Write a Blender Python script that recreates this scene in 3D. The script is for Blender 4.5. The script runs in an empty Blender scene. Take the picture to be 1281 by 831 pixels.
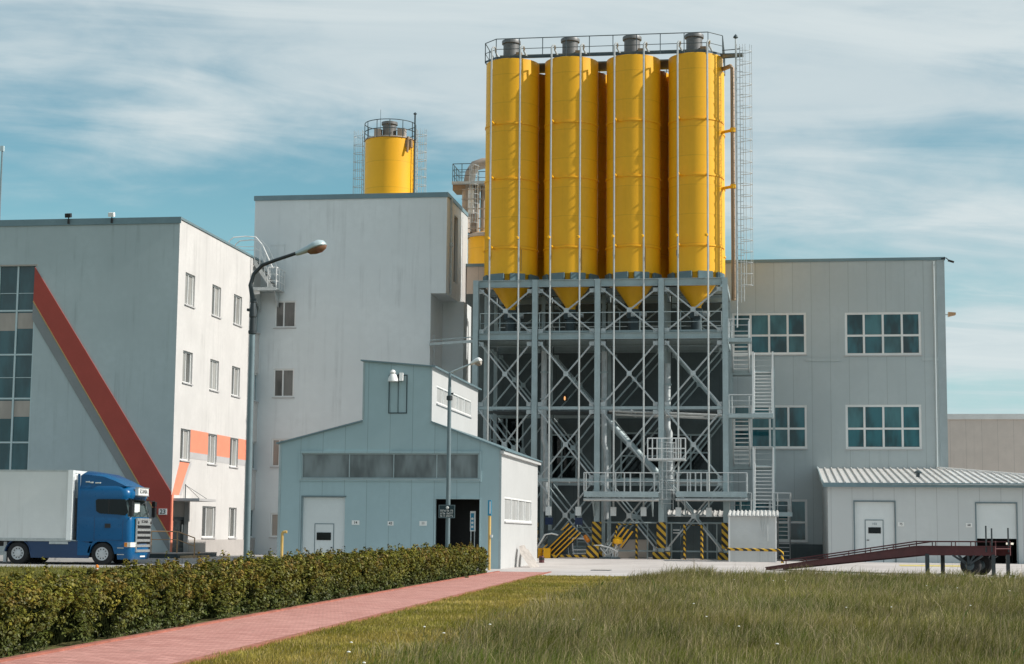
import bpy, bmesh, math, random
import numpy as np
from mathutils import Vector, Matrix
random.seed(7)
S = bpy.context.scene
COL = S.collection
PI = math.pi
R_ = math.radians

# ------------------------------------------------------------------ camera
F_PX, YAW, PIT, ROL = 2191.0, R_(-8.6), R_(6.647), R_(-0.521)
EYE = Vector((0, 0, 1.42))
FWD = Vector((math.sin(YAW)*math.cos(PIT), math.cos(YAW)*math.cos(PIT), math.sin(PIT)))
_r = Vector((math.cos(YAW), -math.sin(YAW), 0)); _u = _r.cross(FWD)
RT = _r*math.cos(ROL) - _u*math.sin(ROL)
UP = _r*math.sin(ROL) + _u*math.cos(ROL)
cam = bpy.data.cameras.new('camera'); camo = bpy.data.objects.new('camera', cam); COL.objects.link(camo)
M = Matrix((RT, UP, -FWD)).transposed().to_4x4(); M.translation = EYE
camo.matrix_world = M
cam.sensor_width = 36; cam.lens = 36*F_PX/1281; cam.clip_start = .1; cam.clip_end = 9000
S.camera = camo

def ray(px, py): return FWD + RT*((px-640.5)/F_PX) - UP*((py-415.5)/F_PX)
def P(px, py, Y):
    d = ray(px, py); return EYE + d*(Y/d.y)
def PX(px, py, X):
    d = ray(px, py); return EYE + d*(X/d.x)
def PZ(px, py, Z=0.0):
    d = ray(px, py); return EYE + d*((Z-EYE.z)/d.z)
def rY(a, b, c, d, Y):
    """a rectangle measured on the photo -> x0, x1, z0, z1 on the wall plane at depth Y"""
    mx, my = (a+c)/2, (b+d)/2
    return P(a, my, Y).x, P(c, my, Y).x, P(mx, d, Y).z, P(mx, b, Y).z

def sm(t): t = min(1, max(0, t)); return t*t*(3-2*t)
def zt(x, y):
    y0 = 72.5 if x < -22 else (72.5 + (x+22)*1.2 if x < -15 else 81)
    return .26*sm((y-y0)/9)

# ------------------------------------------------------------------ mesh helper
class MB:
    def __init__(s): s.v = []; s.f = []; s.m = []
    def poly(s, pts, m=0):
        n = len(s.v); s.v += [Vector(p) for p in pts]; s.f.append(tuple(range(n, n+len(pts)))); s.m.append(m); return s
    def hexa(s, c, m=0):
        n = len(s.v); s.v += [Vector(p) for p in c]
        for q in ((0,3,2,1),(4,5,6,7),(0,1,5,4),(1,2,6,5),(2,3,7,6),(3,0,4,7)):
            s.f.append(tuple(n+i for i in q)); s.m.append(m)
        return s
    def box(s, a, b, m=0):
        x0,y0,z0 = a; x1,y1,z1 = b
        return s.hexa([(x0,y0,z0),(x1,y0,z0),(x1,y1,z0),(x0,y1,z0),(x0,y0,z1),(x1,y0,z1),(x1,y1,z1),(x0,y1,z1)], m)
    def lb(s, O, U, V, N, u0, v0, n0, u1, v1, n1, m=0):
        g = lambda u, v, n: O+U*u+V*v+N*n
        return s.hexa([g(u0,v0,n0),g(u1,v0,n0),g(u1,v0,n1),g(u0,v0,n1),g(u0,v1,n0),g(u1,v1,n0),g(u1,v1,n1),g(u0,v1,n1)], m)
    def beam(s, p, q, w, h, m=0, up=(0,0,1)):
        p = Vector(p); q = Vector(q); d = (q-p); L = d.length; d.normalize()
        up = Vector(up)
        if abs(d.dot(up)) > .98: up = Vector((0,1,0))
        a = d.cross(up).normalized(); b = a.cross(d).normalized()
        return s.lb(p, d, b, a, 0, -h/2, -w/2, L, h/2, w/2, m)
    def hsec(s, p, q, w, h, t=.02, m=0, up=(0,1,0)):
        """H-section along p-q: flanges square to up"""
        p = Vector(p); q = Vector(q); d = q-p; L = d.length; d.normalize(); up = Vector(up)
        a = d.cross(up).normalized(); b = a.cross(d).normalized()
        s.lb(p,d,b,a,0,-h/2,-w/2,L,-h/2+t,w/2,m); s.lb(p,d,b,a,0,h/2-t,-w/2,L,h/2,w/2,m)
        return s.lb(p,d,b,a,0,-h/2+t,-t/2,L,h/2-t,t/2,m)
    def tube(s, pts, r, n=8, m=0, caps=True):
        pts = [Vector(p) for p in pts]; rings = []
        rs = r if isinstance(r, (list, tuple)) else [r]*len(pts)
        ref = None
        for i, p in enumerate(pts):
            d = (pts[min(i+1,len(pts)-1)]-pts[max(i-1,0)]).normalized()
            if ref is None:
                ref = Vector((0,0,1)) if abs(d.z) < .9 else Vector((1,0,0))
            a = d.cross(ref)
            if a.length < 1e-4: a = d.cross(Vector((.3,.9,.2)))
            a.normalize(); b = a.cross(d).normalized(); ref = b
            k = len(s.v)
            for j in range(n):
                t = 2*PI*j/n; s.v.append(p+(a*math.cos(t)+b*math.sin(t))*rs[i])
            rings.append(k)
        for i in range(len(rings)-1):
            for j in range(n):
                s.f.append((rings[i]+j, rings[i]+(j+1)%n, rings[i+1]+(j+1)%n, rings[i+1]+j)); s.m.append(m)
        if caps:
            s.f.append(tuple(rings[0]+j for j in range(n))[::-1]); s.m.append(m)
            s.f.append(tuple(rings[-1]+j for j in range(n))); s.m.append(m)
        return s
    def lathe(s, c, prof, n=24, axis='z', m=0, a0=0, a1=2*PI, caps=True):
        c = Vector(c); rings = []; full = abs(a1-a0-2*PI) < 1e-6
        nn = n if full else n+1
        for r, h in prof:
            k = len(s.v)
            for j in range(nn):
                t = a0+(a1-a0)*j/n
                x, y = r*math.cos(t), r*math.sin(t)
                s.v.append(c+(Vector((x,y,h)) if axis == 'z' else Vector((x,h,y)) if axis == 'y' else Vector((h,x,y))))
            rings.append(k)
        for i in range(len(rings)-1):
            for j in range(n):
                j2 = (j+1) % nn
                s.f.append((rings[i]+j, rings[i]+j2, rings[i+1]+j2, rings[i+1]+j)); s.m.append(m)
        if full and caps:
            for k in (0, -1):
                if prof[k][0] > 1e-4: s.f.append(tuple(rings[k]+j for j in range(nn))); s.m.append(m)
        return s
    def prism(s, pts, ext, m=0):
        pts = [Vector(p) for p in pts]; ext = Vector(ext); n = len(s.v); k = len(pts)
        s.v += pts + [p+ext for p in pts]
        s.f.append(tuple(range(n, n+k))[::-1]); s.m.append(m); s.f.append(tuple(range(n+k, n+2*k))); s.m.append(m)
        for i in range(k):
            j = (i+1) % k; s.f.append((n+i, n+j, n+k+j, n+k+i)); s.m.append(m)
        return s
    def loft(s, rings, m=0, cap=True):
        ks = []
        for r in rings: ks.append(len(s.v)); s.v += [Vector(p) for p in r]
        n = len(rings[0])
        for i in range(len(ks)-1):
            for j in range(n):
                s.f.append((ks[i]+j, ks[i]+(j+1)%n, ks[i+1]+(j+1)%n, ks[i+1]+j)); s.m.append(m)
        if cap:
            s.f.append(tuple(ks[0]+j for j in range(n))[::-1]); s.m.append(m)
            s.f.append(tuple(ks[-1]+j for j in range(n))); s.m.append(m)
        return s
    def wall(s, O, U, V, w, h, holes, D, m=0, mr=0):
        """flat wall w x h with real openings; reveals go back along D"""
        us = sorted({0, w, *[x for q in holes for x in (q[0], q[2])]}); vs = sorted({0, h, *[x for q in holes for x in (q[1], q[3])]})
        g = lambda u, v: O+U*u+V*v
        for i in range(len(us)-1):
            for j in range(len(vs)-1):
                cu, cv = (us[i]+us[i+1])/2, (vs[j]+vs[j+1])/2
                if any(q[0] < cu < q[2] and q[1] < cv < q[3] for q in holes): continue
                s.poly([g(us[i],vs[j]), g(us[i+1],vs[j]), g(us[i+1],vs[j+1]), g(us[i],vs[j+1])], m)
        for u0, v0, u1, v1 in holes:
            c = [g(u0,v0), g(u1,v0), g(u1,v1), g(u0,v1)]
            for i in range(4):
                a, b = c[i], c[(i+1) % 4]; s.poly([a, b, b+D, a+D], mr)
        return s
    def build(s, name, mats, parent=None, smooth=False, weld=False):
        if not isinstance(mats, (list, tuple)): mats = [mats]
        if parent is None:
            xs = [v.x for v in s.v]; ys = [v.y for v in s.v]; zs = [v.z for v in s.v]
            org = Vector(((min(xs)+max(xs))/2, (min(ys)+max(ys))/2, min(zs)))
        else: org = ORG[parent.name]
        me = bpy.data.meshes.new(name)
        me.from_pydata([v-org for v in s.v], [], s.f)
        for mt in mats: me.materials.append(mt)
        if len(mats) > 1: me.polygons.foreach_set('material_index', s.m)
        bm = bmesh.new(); bm.from_mesh(me)
        if weld: bmesh.ops.remove_doubles(bm, verts=bm.verts, dist=1e-4)
        bmesh.ops.recalc_face_normals(bm, faces=bm.faces); bm.to_mesh(me); bm.free()
        if smooth:
            me.polygons.foreach_set('use_smooth', [True]*len(me.polygons)); me.set_sharp_from_angle(angle=R_(38))
        me.update()
        o = bpy.data.objects.new(name, me); COL.objects.link(o)
        if parent is None: o.location = org
        else: o.parent = parent
        ORG[o.name] = org
        return o

ORG = {}
def tag(o, label, cat, group=None):
    o['label'] = label; o['category'] = cat
    if group: o['group'] = group
    return o
def thing(name, label, cat, loc, group=None):
    o = bpy.data.objects.new(name, None); COL.objects.link(o); o.location = loc; o.empty_display_size = .2
    ORG[o.name] = Vector(loc); return tag(o, label, cat, group)
def struct(o, kind='structure'): o['kind'] = kind; return o
def copy_tree(o, parent=None):
    c = o.copy(); COL.objects.link(c)
    if parent: c.parent = parent
    for ch in list(o.children): copy_tree(ch, c)
    return c
def text(name, body, size, loc, facing, mt, parent, sx=1.0):
    cu = bpy.data.curves.new(name, 'FONT'); cu.body = body; cu.size = size; cu.extrude = .003; cu.align_x = 'CENTER'; cu.align_y = 'CENTER'
    cu.offset = size*.012; cu.resolution_u = 4; tmp = bpy.data.objects.new('tmp_text', cu); me = bpy.data.meshes.new_from_object(tmp); bpy.data.objects.remove(tmp); me.materials.clear(); me.materials.append(mt)
    o = bpy.data.objects.new(name, me); COL.objects.link(o)
    o.parent = parent; o.location = Vector(loc)-ORG[parent.name]
    o.rotation_euler = (PI/2, 0, 0 if facing == 'y' else PI/2); o.scale = (sx, 1, 1); return o

# ------------------------------------------------------------------ materials
def nd(nt, t, **kw):
    n = nt.nodes.new(t)
    for k, v in kw.items():
        if k in n.inputs.keys(): n.inputs[k].default_value = v
        else: setattr(n, k, v)
    return n
def mth(nt, op, a, b=None, c=None):
    n = nt.nodes.new('ShaderNodeMath'); n.operation = op
    for i, x in enumerate((a, b, c)):
        if x is None: continue
        if isinstance(x, (int, float)): n.inputs[i].default_value = x
        else: nt.links.new(x, n.inputs[i])
    return n.outputs[0]
def mix(nt, f, a, b, bt='MIX'):
    n = nt.nodes.new('ShaderNodeMix'); n.data_type = 'RGBA'; n.blend_type = bt
    for s, x in ((0, f), (6, a), (7, b)):
        if isinstance(x, (int, float)): n.inputs[s].default_value = x
        elif isinstance(x, (tuple, list)): n.inputs[s].default_value = (*x[:3], 1)
        else: nt.links.new(x, n.inputs[s])
    return n.outputs[2]
def noise(nt, vec, scale, detail=5, rough=.55, dist=0):
    n = nd(nt, 'ShaderNodeTexNoise', Scale=scale, Detail=detail, Roughness=rough, Distortion=dist)
    if vec is not None: nt.links.new(vec, n.inputs['Vector'])
    return n.outputs['Fac']
def ramp(nt, f, lo, hi):
    n = nt.nodes.new('ShaderNodeMapRange'); n.interpolation_type = 'SMOOTHSTEP'
    nt.links.new(f, n.inputs[0]); n.inputs[1].default_value = lo; n.inputs[2].default_value = hi; return n.outputs[0]
def scl(nt, vec, s):
    n = nt.nodes.new('ShaderNodeMapping'); nt.links.new(vec, n.inputs[0]); n.inputs['Scale'].default_value = s; return n.outputs[0]

def pm(name, col, rough=.6, metal=0., var=.12, sc=1.2, streak=0., streakcol=None, seam=None, bump=0., coat=0., spec=.5, rust=0., band=0):
    """painted / plastered / metal surface: patchy colour, run-down streaks, panel seams, small dents"""
    m = bpy.data.materials.new(name); m.use_nodes = True; nt = m.node_tree; b = nt.nodes['Principled BSDF']
    tc = nt.nodes.new('ShaderNodeTexCoord'); ob = tc.outputs['Object']
    sp = nt.nodes.new('ShaderNodeSeparateXYZ'); nt.links.new(ob, sp.inputs[0])
    c = tuple(col)
    n1 = noise(nt, ob, sc, 6, .6)
    n2 = noise(nt, ob, sc*9, 3, .6)
    dk = tuple(x*(1-var) for x in c); lt = tuple(min(1, x*(1+var*.8)) for x in c)
    out = mix(nt, ramp(nt, n1, .3, .7), dk, lt)
    out = mix(nt, ramp(nt, n2, .35, .65), out, mix(nt, .5, out, tuple(x*(1-var*.8) for x in c)), 'MIX')
    if streak:
        st = noise(nt, scl(nt, ob, (1.6, 1.6, .07)), 1.8, 7, .68)
        blot = noise(nt, ob, .35, 4, .6)
        f = mth(nt, 'MULTIPLY', ramp(nt, st, .5, .72), ramp(nt, blot, .38, .66))
        out = mix(nt, mth(nt, 'MULTIPLY', f, streak), out, streakcol or tuple(x*.55 for x in c))
    hgt = None
    if seam:
        fr = mth(nt, 'FRACT', mth(nt, 'DIVIDE', sp.outputs['X'], seam))
        ln = mth(nt, 'LESS_THAN', fr, .022/seam)
        pv = noise(nt, None, 1) if False else None
        cell = mth(nt, 'FLOOR', mth(nt, 'DIVIDE', sp.outputs['X'], seam))
        wn = nt.nodes.new('ShaderNodeTexWhiteNoise'); wn.noise_dimensions = '1D'; nt.links.new(cell, wn.inputs['W'])
        out = mix(nt, mth(nt, 'MULTIPLY', wn.outputs['Value'], .16), out, tuple(x*.72 for x in c))
        out = mix(nt, mth(nt, 'MULTIPLY', ln, .55), out, tuple(x*.35 for x in c))
    if band:
        fz = mth(nt, 'FRACT', mth(nt, 'DIVIDE', sp.outputs['Z'], band)); out = mix(nt, mth(nt, 'MULTIPLY', mth(nt, 'LESS_THAN', fz, .028), .3), out, tuple(x*.5 for x in c))
        cz_ = mth(nt, 'FLOOR', mth(nt, 'DIVIDE', sp.outputs['Z'], band)); w2 = nt.nodes.new('ShaderNodeTexWhiteNoise'); w2.noise_dimensions = '1D'; nt.links.new(cz_, w2.inputs['W']); out = mix(nt, mth(nt, 'MULTIPLY', w2.outputs['Value'], .16), out, tuple(x*.72 for x in c))
    if rust:
        rn = noise(nt, ob, 2.4, 8, .7)
        out = mix(nt, mth(nt, 'MULTIPLY', ramp(nt, rn, .58, .7), rust), out, (.16, .07, .03))
    nt.links.new(out, b.inputs['Base Color'])
    rr = nt.nodes.new('ShaderNodeMapRange'); nt.links.new(n2, rr.inputs[0]); rr.inputs[3].default_value = max(.02, rough-.1); rr.inputs[4].default_value = min(1, rough+.1)
    nt.links.new(rr.outputs[0], b.inputs['Roughness'])
    b.inputs['Metallic'].default_value = metal; b.inputs['Coat Weight'].default_value = coat; b.inputs['Specular IOR Level'].default_value = spec
    if bump:
        bp = nt.nodes.new('ShaderNodeBump'); bp.inputs['Strength'].default_value = bump; bp.inputs['Distance'].default_value = .02
        nt.links.new(n1 if bump < .25 else n2, bp.inputs['Height']); nt.links.new(bp.outputs[0], b.inputs['Normal'])
    return m
def glass(name, col, rough=.05, var=.3, spec=.6):
    m = bpy.data.materials.new(name); m.use_nodes = True; nt = m.node_tree; b = nt.nodes['Principled BSDF']
    tc = nt.nodes.new('ShaderNodeTexCoord'); ob = tc.outputs['Object']
    f = noise(nt, scl(nt, ob, (1.1, 1.1, .35)), 1.1, 3)
    nt.links.new(mix(nt, ramp(nt, f, .35, .65), tuple(x*(1-var) for x in col), tuple(x*(1+var) for x in col)), b.inputs['Base Color'])
    b.inputs['Roughness'].default_value = rough; b.inputs['Specular IOR Level'].default_value = spec
    bp = nt.nodes.new('ShaderNodeBump'); bp.inputs['Strength'].default_value = .04; nt.links.new(noise(nt, ob, .8, 1), bp.inputs['Height']); nt.links.new(bp.outputs[0], b.inputs['Normal'])
    return m
def stripes(name, k=2.6, a=(.62, .36, .02), c=(.012, .012, .012), dirs=(1, 0, 1)):
    m = bpy.data.materials.new(name); m.use_nodes = True; nt = m.node_tree; b = nt.nodes['Principled BSDF']
    tc = nt.nodes.new('ShaderNodeTexCoord'); sp = nt.nodes.new('ShaderNodeSeparateXYZ'); nt.links.new(tc.outputs['Object'], sp.inputs[0])
    t = mth(nt, 'ADD', mth(nt, 'ADD', mth(nt, 'MULTIPLY', sp.outputs[0], dirs[0]), mth(nt, 'MULTIPLY', sp.outputs[1], dirs[1])), mth(nt, 'MULTIPLY', sp.outputs[2], dirs[2]))
    f = mth(nt, 'GREATER_THAN', mth(nt, 'FRACT', mth(nt, 'MULTIPLY', t, k)), .5)
    o = mix(nt, f, a, c); o = mix(nt, mth(nt, 'MULTIPLY', ramp(nt, noise(nt, tc.outputs['Object'], 5, 6, .7), .52, .7), .5), o, (.1, .08, .05))
    nt.links.new(o, b.inputs['Base Color']); b.inputs['Roughness'].default_value = .55
    return m
def vcol(name, rough=.6, trans=.25, spec=.3):
    """leaf / blade: colour from the mesh's own per-leaf colour, a little light let through"""
    m = bpy.data.materials.new(name); m.use_nodes = True; nt = m.node_tree; b = nt.nodes['Principled BSDF']
    at = nt.nodes.new('ShaderNodeAttribute'); at.attribute_name = 'tint'
    nt.links.new(at.outputs['Color'], b.inputs['Base Color']); b.inputs['Roughness'].default_value = rough; b.inputs['Specular IOR Level'].default_value = spec
    tr = nt.nodes.new('ShaderNodeBsdfTranslucent'); nt.links.new(at.outputs['Color'], tr.inputs['Color'])
    mx = nt.nodes.new('ShaderNodeMixShader'); mx.inputs[0].default_value = trans
    nt.links.new(b.outputs[0], mx.inputs[1]); nt.links.new(tr.outputs[0], mx.inputs[2]); nt.links.new(mx.outputs[0], nt.nodes['Material Output'].inputs['Surface'])
    return m

MT = dict(
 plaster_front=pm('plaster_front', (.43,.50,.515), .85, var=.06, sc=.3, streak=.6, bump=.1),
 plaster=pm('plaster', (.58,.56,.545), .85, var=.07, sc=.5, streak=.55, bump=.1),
 plaster_grey=pm('plaster_grey', (.69,.72,.73), .85, var=.06, sc=.25, streak=.42, bump=.1),
 plinth=pm('plinth', (.42,.39,.37), .85, var=.1),
 red=pm('red_paint', (.38,.058,.04), .6, var=.07), orange=pm('orange_sunlit_paint', (.78,.26,.16), .7, var=.06),
 greyband=pm('grey_band', (.24,.255,.26), .6, var=.08), lightgrey=pm('light_grey_band', (.46,.45,.45), .7, var=.06),
 cap=pm('coping_metal', (.17,.25,.28), .45, .2, var=.08),
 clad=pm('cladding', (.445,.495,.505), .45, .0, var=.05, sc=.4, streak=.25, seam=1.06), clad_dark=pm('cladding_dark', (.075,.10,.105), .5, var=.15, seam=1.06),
 clad_blue=pm('cladding_blue', (.365,.49,.52), .5, var=.05, sc=.4, streak=.2, seam=1.0), clad_white=pm('cladding_white', (.51,.51,.505), .5, var=.05, sc=.5, streak=.15),
 shed=pm('shed_cladding', (.56,.58,.58), .5, var=.04, sc=.4, streak=.15, seam=1.05),
 roof=pm('roof_sheet', (.66,.65,.63), .4, .1, var=.08), warm=pm('warehouse_render', (.60,.52,.46), .8, var=.06, streak=.2, seam=1.2),
 white=pm('white_frame', (.76,.76,.75), .4, var=.04), booth=pm('booth_panel', (.52,.54,.54), .5, var=.06, streak=.3), whitep=pm('white_panel', (.68,.71,.71), .4, var=.04), plate=pm('plate', (.8,.8,.78), .4, var=.03),
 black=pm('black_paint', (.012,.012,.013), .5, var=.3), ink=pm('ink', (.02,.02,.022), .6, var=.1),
 yellow=pm('silo_yellow', (.90,.455,.012), .46, 0., var=.06, sc=.45, streak=.3, streakcol=(.55,.25,.01), bump=.1, spec=.4, band=1.62),
 steel=pm('steel_teal', (.37,.445,.46), .45, .1, var=.12, streak=.3), galv=pm('galvanised', (.52,.54,.54), .38, .5, var=.14, sc=5),
 galv_dull=pm('galvanised_dull', (.50,.53,.535), .5, .3, var=.15, sc=4), pipe=pm('silver_pipe', (.50,.51,.50), .33, .3, var=.1, sc=4),
 darksteel=pm('dark_steel', (.06,.085,.095), .45, .3, var=.2), grate=pm('grating', (.13,.155,.165), .6, .3, var=.2, sc=6),
 filter=pm('filter_grey', (.17,.17,.17), .5, .2, var=.18, streak=.4), brown=pm('brown_pipe', (.30,.20,.12), .5, .1, var=.15, streak=.4),
 blue=pm('truck_blue', (.001,.09,.235), .3, .0, var=.015, sc=.8, coat=.2, spec=.35), bracket=pm('bracket_teal', (.13,.20,.225), .45, .1, var=.15), blued=pm('skirt_blue', (.006,.04,.12), .35, .0, var=.1, coat=.4),
 trailer=pm('trailer_white', (.76,.76,.74), .4, var=.04, sc=.5, streak=.3, streakcol=(.36,.33,.3)), tyre=pm('tyre', (.018,.018,.019), .85, var=.2, sc=8, bump=.3),
 rim=pm('rim', (.55,.56,.57), .45, .0, var=.12, sc=6), chrome=pm('grille_silver', (.58,.58,.57), .25, .6, var=.06), lamp=pm('lamp_lens', (.75,.74,.68), .1, var=.05), amber=pm('amber_lens', (.7,.22,.02), .2, var=.05),
 ramp=pm('ramp_red', (.085,.018,.020), .55, .1, var=.2, rust=.3), pole=pm('pole_teal', (.165,.22,.24), .4, .2, var=.12, sc=3, streak=.2), poled=pm('pole_dark', (.035,.045,.05), .45, .2, var=.2),
 lampcap=pm('lamp_cap', (.46,.56,.58), .35, .1, var=.08), lens=pm('amber_bowl', (.22,.115,.07), .2, var=.15),
 yellowpipe=pm('yellow_pipe', (.62,.40,.12), .45, var=.12), bluesign=pm('blue_sign', (.02,.24,.40), .4, var=.08), signteal=pm('sign_dark', (.008,.035,.045), .35, var=.1),
 rail=pm('rail_tan', (.46,.27,.14), .5, var=.1), step=pm('step_stone', (.50,.36,.22), .8, var=.1), rubble=pm('rubble', (.40,.36,.33), .9, var=.25, sc=4),
 duct=pm('duct', (.42,.36,.31), .5, .2, var=.2, sc=2, streak=.3), beige=pm('beige_sheet', (.40,.36,.32), .6, var=.1),
 g_teal=glass('glass_teal', (.010,.075,.092), .04, .65), g_dark=glass('glass_dark', (.004,.007,.008), .06, .3, .3), g_office=glass('glass_office', (.025,.085,.10), .05),
 g_teal_pale=glass('glass_teal_pale', (.035,.115,.13), .07, .4), g_curtain_dark=glass('glass_curtain_dark', (.10,.10,.095), .1, .3), g_curtain=glass('glass_curtain', (.30,.295,.28), .12, .25), g_blind=glass('glass_blind', (.36,.31,.27), .12, .12), g_frost=glass('glass_frosted', (.15,.175,.18), .2, .45), g_frost_l=glass('glass_frosted_light', (.46,.46,.45), .25, .1), g_shaded=glass('glass_shaded', (.018,.09,.11), .05),
 haz=stripes('hazard', 2.5), hazf=stripes('hazard_fine', 3.4, dirs=(1,1,1)), redwhite=stripes('red_white', 5.0, (.5,.03,.04), (.75,.75,.73), (0,0,1)),
 leaf=vcol('hedge_leaf', .5, .1, .22), blade=vcol('grass_blade', .6, .3, .25), flower=pm('petal', (.8,.8,.74), .6, var=.05),
 core_shade=pm('hedge_core', (.010,.013,.005), 1.0, var=.3, sc=5, spec=.0),  # near-black core inside the hedge, paints shade into the gaps between sprigs
)
def ground_mat(name, kind):
    m = bpy.data.materials.new(name); m.use_nodes = True; nt = m.node_tree; b = nt.nodes['Principled BSDF']; b.inputs['Roughness'].default_value = .9
    tc = nt.nodes.new('ShaderNodeTexCoord'); ob = tc.outputs['Object']
    n1 = noise(nt, ob, .35, 6, .6); n2 = noise(nt, ob, 9, 4, .7); n3 = noise(nt, ob, 60, 2, .6)
    if kind == 'grass':
        o = mix(nt, ramp(nt, n1, .35, .65), (.10,.10,.02), (.17,.145,.04)); o = mix(nt, ramp(nt, n2, .4, .6), o, (.06,.06,.014))
    elif kind == 'asphalt':
        o = mix(nt, ramp(nt, n1, .3, .7), (.33,.32,.31), (.42,.405,.39)); o = mix(nt, mth(nt, 'MULTIPLY', ramp(nt, n2, .5, .7), .3), o, (.22,.21,.21))
        cr = nd(nt, 'ShaderNodeTexVoronoi', Scale=.22, feature='DISTANCE_TO_EDGE'); nt.links.new(ob, cr.inputs['Vector'])
        o = mix(nt, mth(nt, 'MULTIPLY', mth(nt, 'LESS_THAN', cr.outputs['Distance'], .006), .5), o, (.1,.1,.1))
    elif kind == 'concrete':
        o = mix(nt, ramp(nt, n1, .3, .7), (.50,.455,.435), (.61,.565,.54)); o = mix(nt, mth(nt, 'MULTIPLY', ramp(nt, n2, .5, .75), .35), o, (.30,.27,.26))
        big = noise(nt, scl(nt, ob, (.25, .8, 1)), 1.1, 5, .65); o = mix(nt, mth(nt, 'MULTIPLY', ramp(nt, big, .56, .64), .35), o, (.26,.23,.23))
    elif kind == 'paver':
        mp = nt.nodes.new('ShaderNodeMapping'); mp.inputs['Rotation'].default_value = (0, 0, R_(4)); nt.links.new(ob, mp.inputs[0])
        br = nt.nodes.new('ShaderNodeTexBrick'); nt.links.new(mp.outputs[0], br.inputs['Vector'])
        for k, v in (('Scale',1.0),('Brick Width',.22),('Row Height',.11),('Mortar Size',.006),('Mortar Smooth',.2),('Bias',0.)): br.inputs[k].default_value = v
        br.inputs['Color1'].default_value = (.46,.19,.155,1); br.inputs['Color2'].default_value = (.66,.315,.265,1); br.inputs['Mortar'].default_value = (.20,.085,.07,1)
        o = mix(nt, mth(nt, 'MULTIPLY', ramp(nt, n1, .3, .7), .35), br.outputs['Color'], (.64,.33,.28))
        o = mix(nt, mth(nt, 'MULTIPLY', ramp(nt, n2, .54, .75), .55), o, (.24,.12,.09))
        st_ = noise(nt, ob, 1.6, 6, .7); o = mix(nt, mth(nt, 'MULTIPLY', ramp(nt, st_, .56, .68), .45), o, (.25,.14,.11))
        bp = nt.nodes.new('ShaderNodeBump'); bp.inputs['Strength'].default_value = .5; bp.inputs['Distance'].default_value = .006; bp.invert = True
        nt.links.new(br.outputs['Fac'], bp.inputs['Height']); nt.links.new(bp.outputs[0], b.inputs['Normal'])
    o = mix(nt, mth(nt, 'MULTIPLY', n3, .25), o, (.05,.05,.04), 'MULTIPLY') if kind != 'grass' else o
    nt.links.new(o, b.inputs['Base Color']); return m
GM = {k: ground_mat('ground_'+k, k) for k in ('grass','asphalt','concrete','paver')}

# ------------------------------------------------------------------ world and sun
SUN_EL, SUN_AZ = R_(36.5), R_(-1.0)      # azimuth counted from +X towards +Y
SKYOFF = 42.1
w = bpy.data.worlds.new('World'); S.world = w; w.use_nodes = True; nt = w.node_tree
bg = nt.nodes['Background']; bg.inputs['Strength'].default_value = .128
sky = nt.nodes.new('ShaderNodeTexSky'); sky.sky_type = 'NISHITA'; sky.sun_disc = False
sky.sun_elevation = SUN_EL; sky.sun_rotation = PI/2-SUN_AZ; sky.air_density = 1.0; sky.dust_density = .4; sky.ozone_density = 2.0
tc = nt.nodes.new('ShaderNodeTexCoord'); mpw = nt.nodes.new('ShaderNodeMapping'); nt.links.new(tc.outputs['Generated'], mpw.inputs[0]); mpw.inputs['Scale'].default_value = (-1, 1, 1); mpw.inputs['Rotation'].default_value = (0, 0, R_(17.2)); gv = mpw.outputs[0]
sp = nt.nodes.new('ShaderNodeSeparateXYZ'); nt.links.new(gv, sp.inputs[0])
den = mth(nt, 'ADD', mth(nt, 'MAXIMUM', sp.outputs[2], 0), .10)
cb = nt.nodes.new('ShaderNodeCombineXYZ'); nt.links.new(mth(nt, 'DIVIDE', sp.outputs[0], den), cb.inputs[0]); nt.links.new(mth(nt, 'DIVIDE', sp.outputs[1], den), cb.inputs[1]); cb.inputs[2].default_value = SKYOFF
c1 = noise(nt, scl(nt, cb.outputs[0], (.42, .70, 1)), 1.05, 5, .52, .5)
c2 = noise(nt, scl(nt, cb.outputs[0], (.7, 1.7, 1)), 1.7, 8, .58, 1.0)
c3 = noise(nt, scl(nt, gv, (6, 6, 14)), 2.2, 6, .6, .3)
den2 = mth(nt, 'ADD', mth(nt, 'MULTIPLY', c1, .72), mth(nt, 'ADD', mth(nt, 'MULTIPLY', c2, .18), mth(nt, 'MULTIPLY', c3, .14)))
cl = ramp(nt, den2, .415, .60)
tint = mix(nt, 1.0, sky.outputs[0], (.70, .98, .84), 'MULTIPLY'); tint = mix(nt, mth(nt, 'MULTIPLY', mth(nt, 'SUBTRACT', 1.0, ramp(nt, sp.outputs[2], .0, .20)), .92), tint, (3.8, 5.15, 5.75))
cloud = mix(nt, ramp(nt, c2, .35, .7), (4.7, 5.4, 5.65), (5.5, 6.05, 6.15))
CLOUD_MIX = mth(nt, 'MULTIPLY', cl, .92)
nt.links.new(mix(nt, CLOUD_MIX, tint, cloud), bg.inputs['Color'])
ld = bpy.data.lights.new('sun', 'SUN'); ld.energy = 5.0; ld.angle = R_(.53); ld.color = (1, .95, .88)
lo = bpy.data.objects.new('sun', ld); COL.objects.link(lo); lo.location = (60, 40, 60)
sd = Vector((math.cos(SUN_EL)*math.cos(SUN_AZ), math.cos(SUN_EL)*math.sin(SUN_AZ), math.sin(SUN_EL)))
lo.rotation_euler = (-sd).to_track_quat('-Z', 'Y').to_euler()
vs = S.view_settings; vs.view_transform = 'Standard'; vs.look = 'None'; vs.exposure = 0; vs.gamma = 1

X_, Y_, Z_ = Vector((1,0,0)), Vector((0,1,0)), Vector((0,0,1))

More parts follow.
